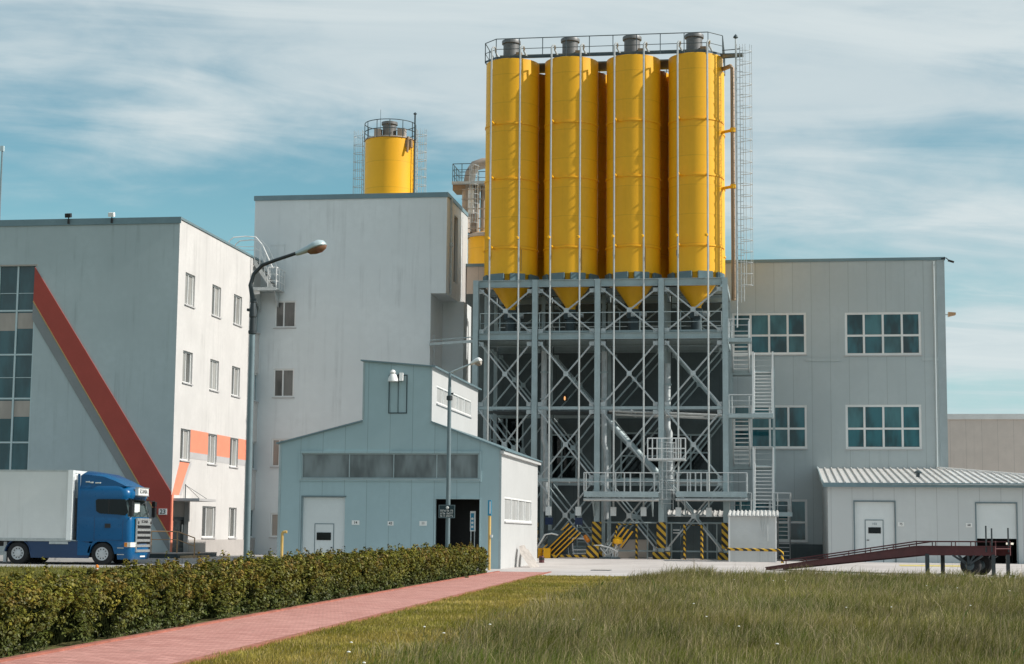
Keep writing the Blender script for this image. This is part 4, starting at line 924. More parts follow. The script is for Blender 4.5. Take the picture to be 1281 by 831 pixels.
MB().box(g(757,700,92.6)-Vector((.3,.1,.1)), g(771,700,92.8)+Vector((.2,.2,.12))).build('base', MT['darksteel'], c2)
# beige silencer box in the third bay
q = rY(767, 675, 800, 699, 96.0)
kit('beige_cabinet', 'long low beige cabinet on the floor of the third bay', 'cabinet', [('body', MB().box((q[0],96,.3),(q[1]+.4,97.2,q[3])), 'beige'), ('lid', MB().box((q[0]-.03,95.97,q[3]+.003),(q[1]+.43,97.23,q[3]+.06)), 'darksteel'), ('base', MB().box((q[0]+.05,96.05,.2),(q[1]+.35,97.1,.295)), 'darksteel')])
# floor rails and posts right of third column
mb = MB(); z1_, z2_ = g(860,654.5,94.7).z, g(860,690,94.7).z
for z in (z1_, z2_): mb.tube([(cxs[2]+.2,94.7,z),(cxs[4]-.2,94.7,z)], .05, 6)
for px in (840, 885, 897, 760, 810): x = g(px,690,94.7).x; mb.tube([(x,94.7,.25),(x,94.7,z1_)], .045, 6)
tag(mb.build('floor_railing', MT['steel'], None), 'teal floor railing between the third and last columns under the silos', 'railing')
kit('louvred_locker', 'dark locker with bright louvres behind the fourth column', 'locker', [('body', MB().box((g(841,690,95.6).x,95.6,.26),(g(851,690,95.6).x,96.2,g(845,658,95.6).z)), 'darksteel'), ('louvre', sum_ := MB().box((g(842,665,95.5).x,95.5,g(845,667.5,95.5).z),(g(850,665,95.5).x,95.59,g(845,666,95.5).z)).box((g(842,665,95.5).x,95.5,g(845,664,95.5).z),(g(850,665,95.5).x,95.59,g(845,662.5,95.5).z)), 'white')])
# red-black bollard and stub posts
p = g(677.5, 708, 85.5)
bl = thing('bollard', 'short dark red bollard at the white hut corner', 'bollard', (p.x, 85.5, .1))
MB().lathe((p.x,85.5,0),[(.13,.1),(.13,.42),(.11,.46),(.0,.48)],14).build('post', MT['ramp'], bl, True); MB().lathe((p.x,85.5,0),[(.135,.28),(.138,.3),(.138,.38),(.135,.4)],14).build('band', MT['black'], bl, True)
# low kiosk with ribbed roof behind the last bay
q = rY(829, 647, 905, 700, 98.2)
ks = thing('low_kiosk', 'low dark kiosk with a sunlit corrugated roof behind the last bay', 'kiosk', ((q[0]+q[1])/2, 98.6, .26))
MB().box((q[0],98.2,.2),(q[1],100.2,q[3])).build('body', MT['clad_dark'], ks)
def corr(x0, x1, y0, y1, z0, z1, step=.28, name='roof', parent=None, mt='roof'):
    mb = MB(); mb.prism([(x0,y0,z0),(x1,y0,z0),(x1,y1,z1),(x0,y1,z1)], (0,0,.035)); n = int((x1-x0)/step)
    for i in range(n+1):
        x = x0+.06+(x1-x0-.12)*i/n; mb.prism([(x-.05,y0-.012,z0+.036),(x+.05,y0-.012,z0+.036),(x+.03,y0-.012,z0+.09),(x-.03,y0-.012,z0+.09)], (0,y1-y0,z1-z0))
    return mb.build(name, MT[mt], parent)
corr(q[0]-.1, q[1]+.1, 97.9, 100.3, q[3]+.01, q[3]+.35, parent=ks)
# white booth
q = rY(911, 646.5, 971.2, 706, 88.6)
bt = thing('white_booth', 'pale windowless booth with a corrugated roof at the foot of the stair tower', 'booth', ((q[0]+q[1])/2, 89.5, .2))
MB().box((q[0],88.6,.05),(q[1],90.9,q[3])).build('body', MT['booth'], bt)
corr(q[0]-.02, q[1]+.12, 88.4, 91.1, q[3]+.01, q[3]+.28, .2, parent=bt)
MB().tube([(q[1]-.6,88.57,q[3]),(q[1]-.6,88.57,q[3]-1.0)], .015, 5).tube([(q[1]-.42,88.57,q[3]),(q[1]-.42,88.57,q[3]-1.2)], .015, 5).tube([(q[1]-.75,88.57,q[3]),(q[1]-.75,88.57,q[3]-.7)], .015, 5).build('cable', MT['galv_dull'], bt)
MB().box((q[0]+.02,88.58,.05),(q[0]+.1,88.597,q[3])).build('corner_trim', MT['white'], bt)
MB().box((q[1]-.06,88.58,.05),(q[1]+.02,88.597,q[3])).build('corner_trim', MT['white'], bt)

# stair tower
yS0, yS1 = 94.6, 97.4
st = thing('stair_tower', 'galvanised zigzag stair tower between silo frame and factory hall', 'stairs', (P(942,640,yS0).x, 96, .26))
lx0, lx1 = P(915.5,500,yS0).x, P(937,500,yS0).x; rx0, rx1 = P(943,500,yS0).x, P(966,500,yS0).x
zz3, zz2, zz1 = P(940,425,yS0).z, P(940,519,yS0).z, P(940,641,yS0).z
zi1, zi2 = P(940,464,yS1).z, P(940,582,yS1).z
def flight(x0, x1, ya, za, yb, zb, nm='flight'):
    mb = MB(); n = max(6, int(abs(zb-za)/.2))
    for i in range(n):
        t = (i+.5)/n; y = ya+(yb-ya)*t; z = za+(zb-za)*t
        mb.box((x0+.05,y-.15,z-.03),(x1-.05,y+.15,z+.015))
    f_ = mb.build(nm, MT['white'], st)
    m2 = MB()
    for x in (x0+.025, x1-.025): m2.beam((x,ya,za),(x,yb,zb), .05, .24)
    m2.build('stringer', MT['galv_dull'], f_)
    m3 = MB()
    for x in (x0, x1):
        m3.tube([(x,ya,za+1.0),(x,yb,zb+1.0)], .03, 6).tube([(x,ya,za+.5),(x,yb,zb+.5)], .02, 6)
        for t in (0, .5, 1): y = ya+(yb-ya)*t; z = za+(zb-za)*t; m3.tube([(x,y,z-.1),(x,y,z+1.0)], .03, 6)
    m3.build('handrail', MT['galv'], f_)
flight(lx0, lx1, yS0+.1, zz3, yS1, zi1); flight(rx0, rx1, yS0+.1, zz2, yS1, zi1); flight(lx0, lx1, yS0+.1, zz2, yS1, zi2); flight(rx0, rx1, yS0+.1, zz1, yS1, zi2)
flight(P(973,660,yS0).x, P(989,660,yS0).x, yS0+.3, zz1, yS1+.6, .4)
def landing(x0, x1, y0, y1, z, sides):
    l_ = MB().box((x0,y0,z-.22),(x1,y0+.06,z)).box((x0,y1-.06,z-.22),(x1,y1,z)).box((x0,y0+.06,z-.08),(x1,y1-.06,z-.01)).build('landing', MT['steel'], st)
    mb = MB()
    for sd_ in sides: rail(mb, [Vector(p) for p in sd_], 1.0, (.35,.68), .9, .026)
    mb.build('landing_rail', MT['galv'], l_)
lz = lambda a, b, y0, y1, z: [(a,y0,z),(b,y0,z)]
landing(lx0-.15, rx0-.1, yS0-1.0, yS0+.08, zz3, [lz(lx0-.15,rx0-.2,yS0-.97,0,zz3), [(lx0-.12,yS0-.97,zz3),(lx0-.12,yS0,zz3)]])
landing(lx0-.15, rx1+.05, yS0-1.0, yS0+.08, zz2, [lz(lx0-.12,lx1+.2,yS0-.97,0,zz2)])
x2 = P(991,640,yS0).x
landing(lx0-.15, x2, yS0-1.0, yS0+.08, zz1, [lz(lx0-.12,lx1+.1,yS0-.97,0,zz1), lz(rx1+.05,x2-.05,yS0-.97,0,zz1), [(x2-.05,yS0-.97,zz1),(x2-.05,yS0,zz1)]])
landing(lx0-.05, rx1+.05, yS1, yS1+1.0, zi1, [[(lx0,yS1+.97,zi1),(rx1,yS1+.97,zi1)]]); landing(lx0-.05, rx1+.05, yS1, yS1+1.0, zi2, [[(lx0,yS1+.97,zi2),(rx1,yS1+.97,zi2)]])
for x, y_, zt_ in ((rx0-.03,yS0-.02,zz2+3.4),(rx1+.03,yS0-.02,zz2+3.4),(rx0-.03,yS0-.05,zz1+3.4),(rx1+.03,yS0-.05,zz1+3.4)): pass
for x in (rx0-.04, rx1+.04):
    for za, zb in ((zz2-.2, P(950,440,yS0).z), (zz1-.2, P(950,560,yS0).z)): MB().box((x-.045,yS0-.06,za),(x+.045,yS0+.03,zb)).build('post', MT['white'], st)
for x, y_ in ((lx0-.08,yS1+.95),(rx1+.08,yS1+.95),(lx0-.08,yS1+.02),(rx1+.08,yS1+.02)): MB().hsec((x,y_,.2),(x,y_,zi1+.2), .14, .14, .015).build('post', MT['steel'], st)
# ================================================================== FACTORY HALL
YW = 102.0; YWB = 125.0
wxL, wxR = P(583, 400, YW).x, P(1182.6, 420, YW).x; zW = P(1060, 324.5, YW).z
hall = thing('factory_hall', 'grey panel clad factory hall with white gridded windows behind the stair tower', 'building', ((wxL+wxR)/2, YW+8, 0))
wl = [(1057,390.6,1152.3,444.6),(1057.9,506.3,1153,562),(916,391.5,1008.6,443.8),(917,507,1009.7,561.3),(917,624.5,1010,678)]
rc = [rY(*q, YW) for q in wl]
xD = P(909, 560, YW).x
mb = MB(); mb.wall(Vector((xD,YW,0)), X_, Z_, wxR-xD, zW, [(a-xD,c,b-xD,d) for a,b,c,d in rc], Y_*.2)
mb.poly([(wxR,YW,0),(wxR,YWB,0),(wxR,YWB,zW),(wxR,YW,zW)]).poly([(wxL,YW,0),(wxL,YWB,0),(wxL,YWB,zW),(wxL,YW,zW)]).poly([(wxL,YWB,0),(wxR,YWB,0),(wxR,YWB,zW),(wxL,YWB,zW)]).poly([(wxL,YW,zW-.05),(wxR,YW,zW-.05),(wxR,YWB,zW-.05),(wxL,YWB,zW-.05)])
mb.build('wall', MT['clad'], hall)
zdk = zTop+.4
kr = [rY(*q, YW) for q in ((683,543,722,600),(776,541,830,600),(838,543,890,590),(612,520,655,580))]
mb = MB(); mb.wall(Vector((wxL,YW,0)), X_, Z_, xD-wxL-.003, zdk, [(a-wxL,c,b-wxL,d) for a,b,c,d in kr], Y_*.2); mb.build('rear_wall', MT['clad_dark'], hall)  # shade behind the frame is partly put into this dark wall colour
MB().box((wxL,YW,zdk+.003),(xD-.003,YW+.2,zW)).build('upper_wall', MT['warm'], hall)
for a,b,c,d in rc: window(hall, Vector((a,YW,c)), X_, Z_, -Y_, b-a, d-c, (.25,.5,.75), (.46,), .07, .13, 'white', 'g_teal')
for a,b,c,d in kr: window(hall, Vector((a,YW,c)), X_, Z_, -Y_, b-a, d-c, (.5,), (.5,), .07, .1, 'steel', 'g_dark')
MB().box((wxL-.05,YW-.06,zW-.12),(wxR+.06,YW-.003,zW+.05)).box((wxR+.003,YW-.06,zW-.12),(wxR+.06,YWB,zW+.05)).box((wxL,YW-.003,zW+.003),(wxR+.003,YW+.3,zW+.05)).build('parapet_coping', MT['cap'], hall)
zl1 = P(1100, 447.5, YW).z
mb = MB()
for a, b in ((1008,1052),(1153,1178)): mb.box((P(a,447,YW).x,YW-.045,zl1-.2),(P(b,447,YW).x,YW-.003,zl1))
mb.build('ledge', MT['clad'], hall)
MB().box((wxR-.42,YW-.05,.5),(wxR+.02,YW-.003,zW-.13)).build('corner_trim', pm('corner_steel', (.36,.41,.425), .4, .1, var=.08), hall)
MB().box((xD,YW-.05,0),(P(1034,690,YW).x,YW-.003,P(1000,681,YW).z)).build('plinth', MT['clad_dark'], hall)
MB().tube([(wxR-.6,YW-.12,zW-.2),(wxR-.6,YW-.12,.3)], .05, 8).build('downpipe', MT['clad'], hall)
p = P(1188, 393, YW)
wl_ = thing('wall_lamp', 'small tan wall lamp on the outer corner of the panel clad hall', 'lamp', (wxR+.1, YW+.3, p.z))
MB().tube([(wxR,YW+.3,p.z),(wxR+.35,YW+.3,p.z)], .03, 6).build('arm', MT['galv_dull'], wl_)
MB().prism([(wxR+.2,YW+.1,p.z-.12),(wxR+.62,YW+.1,p.z-.02),(wxR+.62,YW+.1,p.z+.1),(wxR+.2,YW+.1,p.z+.14)], (0,.4,0)).build('lamp_head', MT['rail'], wl_)
p = P(1181, 327, YW)
cm = thing('security_camera', 'small dark security camera at the top corner of the panel clad hall', 'camera', (wxR, YW-.2, p.z))
MB().tube([(wxR-.15,YW-.06,zW-.05),(wxR+.1,YW-.3,zW-.05),(wxR+.3,YW-.3,zW-.25)], .03, 6).build('bracket', MT['black'], cm); MB().beam((wxR+.22,YW-.3,zW-.2),(wxR+.5,YW-.45,zW-.32),.12,.12).build('body', MT['black'], cm)

# process tower and tank on the hall roof
YP = 106.5
p0, p1 = P(569.5, 232, YP), P(603, 232, YP); q0, q1 = P(585.5, 288, YP), P(610, 288, YP); zr0 = zW-.05
ptw = thing('process_tower', 'brownish process tower with a railed platform and arched duct behind the silos', 'tower', ((p0.x+p1.x)/2, YP, zr0))
zq = P(586, 290, YP).z
MB().box((p0.x,YP-1.2,p0.z-.16),(p1.x+1.5,YP+1.4,p0.z)).build('platform', MT['galv_dull'], ptw)
mb = MB(); rail(mb, [(p0.x+1.2,YP-1.15,p0.z),(p0.x+.05,YP-1.15,p0.z),(p0.x+.05,YP+1.3,p0.z),(p1.x+1.4,YP+1.3,p0.z)], 1.12, (.33,.66), .6, .025); mb.build('railing', MT['darksteel'], ptw)
x1 = P(589.5, 210, YP).x
MB().tube([(x1-.1,YP-.3,p0.z+.0),(x1+.02,YP-.3,p0.z+.7),(x1+.3,YP-.3,p0.z+1.15),(x1+.8,YP-.3,p0.z+1.3),(x1+1.6,YP-.3,p0.z+1.3)], .34, 14).build('arched_duct', MT['duct'], ptw, True)
mb = MB()
for i, px in enumerate((585.5, 593, 600, 606)): x = P(px,260,YP).x; mb.tube([(x,YP-.6+.3*(i%2),zq-.2),(x,YP-.6+.3*(i%2),p0.z-.16)], [.28,.22,.1,.2][i], 12)
for z in np.linspace(zq, p0.z-.5, 5): mb.box((p0.x+.6,YP-1.0,z),(p1.x+.8,YP-.9,z+.06))
mb.build('pipework', MT['duct'], ptw, True)
mb = MB(); xla = P(597,260,YP).x
ladder(mb, xla, YP-1.1, zq-.2, p0.z+1, (0,-1,0), (1,0,0), w=.4, cage=True, c0=.5, hoop=.6, cr=.3); mb.build('ladder', MT['galv'], ptw)
MB().box((x1-1.0,YP-.9,p0.z-.5),(x1-.2,YP+.6,p0.z-.17)).build('gearbox', MT['brown'], ptw)
MB().box((x1-.75,YP-.8,p0.z-2.6),(x1-.35,YP+.2,p0.z-1.7)).build('motor', MT['brown'], ptw)
MB().box((x1-.02,YP-.95,zq+1.0),(x1+.34,YP-.62,zq+2.6)).build('access_panel', MT['white'], ptw)
xc = P(612, 300, YP).x; rt = xc-P(585.8, 305, YP).x
yt = thing('yellow_tank', 'yellow tank below the process tower, partly hidden by the leftmost silo', 'tank', (xc, YP, zr0))
MB().lathe((xc,YP,0),[(rt,zr0),(rt,zq-.4),(rt-.15,zq-.2),(.3,zq)],40).build('shell', MT['yellow'], yt, True); MB().lathe((xc,YP,0),[(rt+.02,zq-.5),(rt+.07,zq-.47),(rt+.07,zq-.3),(rt-.1,zq-.22)],40).build('rim', MT['duct'], yt, True)

# far warehouse
YV = 140.0
vx, vz = P(1150, 600, YV).x, P(1240, 518, YV).z
vw = thing('warehouse', 'long low beige warehouse behind the right corner of the panel clad hall', 'building', (vx+30, YV+10, 0))
MB().box((vx,YV,0),(vx+70,YV+25,vz-.4)).build('wall', MT['warm'], vw); MB().box((vx-.1,YV-.12,vz-.42),(vx+70.1,YV-.003,vz)).box((vx-.1,YV-.003,vz-.397),(vx+70.1,YV+25.1,vz)).build('parapet', MT['roof'], vw)

# ================================================================== LOADING SHED
YD = 91.0
sxL, sxR = P(1036, 650, YD).x, P(1420, 650, YD).x; zEv = P(1150, 604.5, YD).z; zRd = P(1100, 586.8, YW-.1).z
shed = thing('loading_shed', 'low light grey loading shed with ribbed metal roof and two loading gates', 'building', ((sxL+sxR)/2, YD+4, .2))
g1, g2 = rY(1069.5, 628, 1119.5, 706, YD), rY(1222, 630, 1272, 706, YD)
mb = MB(); hl = [(g1[0]-sxL, 0, g1[1]-sxL, g1[3]), (g2[0]-sxL, 0, g2[1]-sxL, g2[3])]
mb.wall(Vector((sxL,YD,0)), X_, Z_, sxR-sxL, zEv, hl, Y_*.2)
mb.poly([(sxL,YD,0),(sxL,YW-.06,0),(sxL,YW-.06,zRd),(sxL,YD,zEv)])
mb.poly([(sxR,YD,0),(sxR,YW-.06,0),(sxR,YW-.06,zEv-.2),(sxR,YD,zEv-.2)]).poly([(sxL,YW-.06,0),(sxR,YW-.06,0),(sxR,YW-.06,zEv-.2),(sxL,YW-.06,zEv-.2)])
mb.build('wall', MT['shed'], shed)
# roof: one plane, its rear edge cut back towards the right
nrm = (zRd-zEv)/(YW-.1-YD)
def rp(px, py):
    d = ray(px, py); o_ = EYE-Vector((0,YD-.25,zEv-.06)); n_ = Vector((0,-nrm,1)); t = -(o_.dot(n_))/d.dot(n_); return EYE+d*t
A = Vector((sxL-.25,YD-.25,zEv-.06)); B = Vector((sxR,YD-.25,zEv-.06)); E1 = rp(1030.5,587); E1.x = sxL-.25; Cc = rp(1172, 586.8); Dd = rp(1281, 596.5)
if E1.y > YW-.09: k = (YW-.09)
yb2 = YW-.08; zb2 = zEv-.06+nrm*(yb2-YD+.25)
E1 = Vector((sxL-.25,yb2,zb2)); Cc = Vector((Cc.x, yb2, zb2)); Dd = Cc+(Dd-Cc)*((sxR-Cc.x)/(Dd.x-Cc.x))
mb = MB().prism([A,B,Dd,Cc,E1], (0,0,.05))
step = P(1060.6,604,YD).x-P(1051.4,604,YD).x
n = int((sxR-sxL)/step)
for i in range(n+1):
    x = A.x+.03+i*step
    if x > sxR: break
    ye = yb2 if x < Cc.x else Cc.y+(Dd.y-Cc.y)*(x-Cc.x)/(Dd.x-Cc.x)
    z0_ = A.z+.052; z1_ = A.z+nrm*(ye-A.y)+.052
    mb.prism([(x-.025,A.y-.01,z0_),(x+.025,A.y-.01,z0_),(x+.025,A.y-.01,z0_+.07),(x-.025,A.y-.01,z0_+.07)], (0,ye-A.y-.03,z1_-z0_))
rf_ = mb.build('roof', MT['roof'], shed)
MB().box((A.x,A.y-.06,A.z-.16),(sxR,A.y-.015,A.z+.06)).box((sxL-.2,YD-.23,A.z-.14),(sxR,YD-.003,A.z-.06)).build('fascia', MT['cap'], shed)
mb = MB(); mb.beam(A+Vector((-.02,0,.06)), E1+Vector((-.02,0,.06)), .06, .22); mb.build('verge_trim', MT['steel'], shed)
MB().beam(Cc+Vector((0,-.05,.1)), Dd+Vector((0,-.05,.1)), .25, .12).build('ridge_flashing', MT['white'], rf_)
p = rp(1151, 598)
kit('roof_vent', 'small dark vent stub on the ribbed shed roof', 'vent', [('stub', MB().lathe((p.x-.1,p.y,p.z),[(.1,0),(.1,.25)],12), 'darksteel'), ('cowl', MB().lathe((p.x-.1,p.y,p.z+.24),[(.2,0),(.22,.05),(.1,.14),(.0,.16)],12), 'darksteel')])
def gate_frame(g, parent):
    mb = MB(); mb.box((g[0]-.06,YD-.03,.1),(g[0],YD-.003,g[3])).box((g[1],YD-.03,.1),(g[1]+.06,YD-.003,g[3])).box((g[0]-.06,YD-.032,g[3]+.003),(g[1]+.06,YD-.003,g[3]+.07)); return mb.build('gate_frame', MT['pole'], parent)
gate_frame(g1, shed); gate_frame(g2, shed)
ga_ = MB().box((g1[0]+.01,YD+.1,.1),(g1[1]-.01,YD+.16,g1[3]-.01)).build('gate', MT['whitep'], shed)
q = rY(1082.3, 650.3, 1105.6, 706, YD); fr_ = MB()
for a in ((q[0],.15,q[0]+.035,q[3]),(q[1]-.035,.15,q[1],q[3]),(q[0]+.035,q[3]-.035,q[1]-.035,q[3])): fr_.box((a[0],YD+.07,a[1]),(a[2],YD+.097,a[3]))
fr_.build('door_frame', MT['pole'], ga_)
MB().box((q[0]+.04,YD+.08,.27),(q[1]-.04,YD+.097,q[3]-.04)).build('door', MT['whitep'], ga_)
q2 = rY(1086.3, 659.8, 1102.1, 667.5, YD); MB().box((q2[0],YD+.066,q2[2]),(q2[1],YD+.078,q2[3])).build('pane', MT['g_dark'], ga_)
MB().box((q[0]+.08,YD+.05,q2[2]-.36),(q[0]+.2,YD+.078,q2[2]-.32)).build('handle', MT['ink'], ga_)
text('lettering', '102', .15, ((q2[0]+q2[1])/2, YD+.076, q2[3]+.17), 'y', MT['pole'], ga_, 1.1)
zo = P(1247, 674, YD).z
MB().box((g2[0]+.01,YD+.1,zo),(g2[1]-.01,YD+.16,g2[3]-.01)).build('gate', MT['whitep'], shed)
MB().box((g2[0]-.3,YD+5,.1),(g2[1]+.3,YD+5.1,3.2)).box((g2[0]-.4,YD+.25,.1),(g2[0]-.3,YD+5,3.2)).box((g2[1]+.3,YD+.25,.1),(g2[1]+.4,YD+5,3.2)).box((g2[0]-.3,YD+.25,3.1),(g2[1]+.3,YD+5,3.2)).build('gate_shade_lining', MT['black'], shed)  # black box gives the open gate its shade by colour
p = P(1263, 680.3, YD+1.0)
for dx_, lab in ((-.1, 'small lit lamp inside the dark open loading gate, the left one'), (.12, 'small lit lamp inside the dark open loading gate, the right one')):
    t_ = thing('gate_lamp', lab, 'lamp', (p.x+dx_, YD+1.0, p.z-.05), 'lamps inside the loading gate')
    MB().box((p.x+dx_-.09,YD+1.02,p.z-.07),(p.x+dx_+.09,YD+1.1,p.z+.07)).tube([(p.x+dx_,YD+1.06,.2),(p.x+dx_,YD+1.06,p.z-.07)], .015, 5).build('housing', MT['black'], t_)
    gl = bpy.data.materials.get('gate_light') or bpy.data.materials.new('gate_light'); gl.use_nodes = True; b_ = gl.node_tree.nodes['Principled BSDF']; b_.inputs['Emission Color'].default_value = (1,.93,.75,1); b_.inputs['Emission Strength'].default_value = .9
    MB().box((p.x+dx_-.07,YD+1.0,p.z-.05),(p.x+dx_+.07,YD+1.019,p.z+.05)).build('bulb', gl, t_)
nplate(1123.2, 653.2, 1131, 658.6, YD, '75', 'white plate reading 75, beside the closed white gate of the loading shed')
nplate(1208.2, 654.4, 1216.2, 659.8, YD, '68', 'white plate reading 68, left of the half open gate of the loading shed')

# ================================================================== DARK RED LOADING RAMP
rR = P(1245, 686, 72.5); rK = P(1146, 683.6, 74.0); rL = P(958, 709, 80.0)
dv = Vector((rR.x-rK.x, rR.y-rK.y, 0)).normalized(); nv = Vector((-dv.y, dv.x, 0))
Wd = 1.7
rp_ = thing('mobile_ramp', 'dark red mobile loading ramp on wheels and jack legs behind the tall grass', 'ramp', (rK.x, rK.y, 0))
gl_ = lambda P_, z: Vector((P_.x, P_.y, z))
zk_ = rK.z; zl_ = zt(rL.x, rL.y)+.12
def side(off):
    mb = MB(); o_ = nv*off
    K = gl_(rK, zk_)+o_; Rr = gl_(rR, zk_+.02)+o_; L = gl_(rL, zl_)+o_
    mb.prism([K, K-Z_*.36, L-Z_*.12, L], nv*.08).prism([K, Rr, Rr-Z_*.36, K-Z_*.36], nv*.08)
    mb.beam(K+nv*.04+Z_*.012, L+nv*.04+Z_*.012, .16, .03).beam(K+nv*.04+Z_*.012, Rr+nv*.04+Z_*.012, .16, .03)
    return mb
side(0).build('side_beam', MT['ramp'], rp_); side(Wd).build('side_beam', MT['ramp'], rp_)
mb = MB(); K = gl_(rK, zk_-.1); Rr = gl_(rR, zk_-.08); L = gl_(rL, zl_-.05)
mb.prism([K+nv*.1, L+nv*.1, L+nv*Wd, K+nv*Wd], (0,0,.04)).prism([K+nv*.1, Rr+nv*.1, Rr+nv*Wd, K+nv*Wd], (0,0,.04)).build('deck', MT['ramp'], rp_)
for off in (0, Wd):
    mb = MB(); K = gl_(rK, zk_)+nv*(off+.04); Rr = gl_(rR, zk_+.02)+nv*(off+.04); L = gl_(rL, zl_)+nv*(off+.04)
    mb.tube([L+(K-L)*.12+Z_*.2, K+Z_*.2, Rr+Z_*.2], .03, 6)
    for a, b, n in ((L,K,7),(K,Rr,4)):
        for i in range(n+1):
            q = a+(b-a)*(i/n)
            if a is L and i == 0: continue
            mb.tube([q,q+Z_*.2], .022, 5)
    mb.build('guard_rail', MT['ramp'], rp_)
def along(px): 
    t = (px-1146)/(1245-1146); return Vector((rK.x+(rR.x-rK.x)*t, rK.y+(rR.y-rK.y)*t, 0))
for px, w_ in ((1159.5,.08),(1242,.07)):
    for off in (.04, Wd):
        q = along(px)+nv*off
        MB().box((q.x-w_,q.y-.08,0),(q.x+w_,q.y+.08,zk_-.3)).box((q.x-w_-.08,q.y-.14,0),(q.x+w_+.08,q.y+.14,.04)).build('jack_leg', MT['poled'], rp_)
hub = along(1211.5)+Z_*.42
for off in (.15, Wd-.35):
    q = hub+nv*off; a0_ = nv
    w0 = MB()
    def wheel_pts(r, h): return r, h
    nseg = 22; prof = [(.2,0),(.38,.0),(.42,.05),(.42,.2),(.38,.25),(.2,.25)]
    rings = []
    for r, h in prof: rings.append([q+nv*h+dv*(r*math.cos(2*PI*k/nseg))+Z_*(r*math.sin(2*PI*k/nseg)) for k in range(nseg)])
    wo_ = w0.loft(rings).build('wheel', MT['tyre'], rp_, True)
    MB().loft([[q+nv*h+dv*(r*math.cos(2*PI*k/nseg))+Z_*(r*math.sin(2*PI*k/nseg)) for k in range(nseg)] for r, h in ((.2,-.01),(.1,-.05),(.03,-.06))]).build('rim', MT['darksteel'], wo_, True)
for off in (.04, Wd):
    for px in (1192, 1199, 1211, 1219, 1229): MB().beam(hub+nv*off, along(px)+nv*off+Z_*(zk_-.34), .09, .07).build('axle_strut', MT['poled'], rp_)
mb = MB(); mb.tube([along(1234)+nv*0+Z_*(zk_-.2), along(1234)+Z_*(zk_+.85)], .035, 6).tube([along(1241)+nv*0+Z_*(zk_-.2), along(1241)+Z_*(zk_+.75)], .035, 6).tube([along(1243)+nv*Wd+Z_*(zk_-.2), along(1243)+nv*Wd+Z_*(zk_+.78)], .035, 6)
mb.build('guide_post', MT['poled'], rp_)

# ================================================================== LAMPS, SIGNS, POSTS
YL = 40.0
p0 = P(312, 690, YL); x = P(312, 560, YL).x
lp = thing('street_lamp', 'tall teal street lamp with a curved arm reaching right, behind the hedge', 'street lamp', (p0.x, YL, 0), 'street lamps')
zj = P(312.3, 379, YL).z
MB().tube([(x,YL,0),(x,YL,zj-.1),(x,YL,zj)], [.074,.066,.052], 14).build('post', MT['pole'], lp, True)
pts = [P(*q, YL) for q in ((312.4,379),(313.2,357),(317.5,343),(328,332),(345,325.5),(372,316.5))]
pts[0].x = x
MB().tube(pts, [.055,.05,.045,.045,.042,.04], 10).build('arm', MT['poled'], lp, True)
MB().lathe((x,YL,zj-.75),[(.075,0),(.10,.01),(.10,.08),(.075,.09),(.07,.4),(.09,.41),(.09,.46),(.06,.75),(.075,.76),(.075,.85),(.05,.86)],14).box((x-.14,YL-.05,zj-.2),(x-.05,YL+.05,zj-.14)).build('joint_collar', MT['poled'], lp, True)
h0, h1 = P(371, 317.5, YL), P(408, 305.5, YL); dh = (h1-h0); Lh = dh.length; dh.normalize(); up = Vector((-dh.z,0,dh.x))
def hring(t, wy, ht, hb, n=16):
    c_ = h0+dh*(t*Lh); return [c_+Y_*(wy*math.cos(2*PI*k/n))+up*((ht if math.sin(2*PI*k/n) > 0 else hb)*math.sin(2*PI*k/n)) for k in range(n)]
head = MB().loft([hring(*q) for q in ((-.02,.05,.05,.05),(.15,.07,.08,.06),(.4,.10,.11,.06),(.6,.16,.15,.04),(.8,.18,.16,.03),(.94,.12,.11,.03),(1.0,.03,.03,.02))]).build('lamp_head', MT['lampcap'], lp, True)
MB().loft([[v-up*.03 for v in hring(*q)] for q in ((.34,.03,.01,.02),(.42,.11,.01,.09),(.6,.15,.01,.125),(.8,.15,.01,.125),(.95,.09,.01,.07),(1.0,.03,.01,.02))]).build('lamp_bowl', MT['lens'], head, True)
YN = 62.0
p0 = P(561, 600, YN)
l2 = thing('street_lamp', 'slim pale street lamp carrying a dark notice board in front of the blue-grey hut', 'street lamp', (p0.x, YN, 0), 'street lamps')
zt2 = P(561, 466.5, YN).z; zmid = P(561, 497, YN).z
MB().tube([(p0.x,YN,0),(p0.x,YN,zmid),(p0.x,YN,zt2)], [.085,.07,.045], 12).build('post', MT['pole'], l2, True)
a = P(590, 455, YN)
MB().tube([(p0.x,YN,zt2-.02),(p0.x+.05,YN,zt2+.02),a], .032, 8).build('arm', MT['lampcap'], l2, True)
MB().lathe((p0.x,YN,zmid-.12),[(.07,0),(.11,.02),(.11,.16),(.07,.18)],12).box((p0.x+.05,YN-.03,zmid+.1),(p0.x+.14,YN+.03,zmid+.16)).build('joint_collar', MT['poled'], l2, True)
b = P(603, 450.8, YN); d2 = (b-a).normalized(); u2_ = Vector((-d2.z,0,d2.x)); L2 = (b-a).length
hr2 = lambda t, wy, ht, hb: [a+d2*(t*L2)+Y_*(wy*math.cos(2*PI*k/14))+u2_*((ht if math.sin(2*PI*k/14) > 0 else hb)*math.sin(2*PI*k/14)) for k in range(14)]
hd = MB().loft([hr2(*q) for q in ((-.1,.05,.05,.05),(.2,.09,.10,.06),(.5,.15,.14,.05),(.8,.16,.14,.04),(1.0,.05,.05,.03))]).build('lamp_head', MT['plate'], l2, True)
MB().loft([[v-u2_*.04 for v in hr2(*q)] for q in ((.3,.05,.01,.05),(.5,.12,.01,.12),(.8,.12,.01,.12),(.93,.05,.01,.05))]).build('lamp_bowl', MT['beige'], hd, True)
q = rY(549.6, 631.8, 569.9, 648.2, YN)
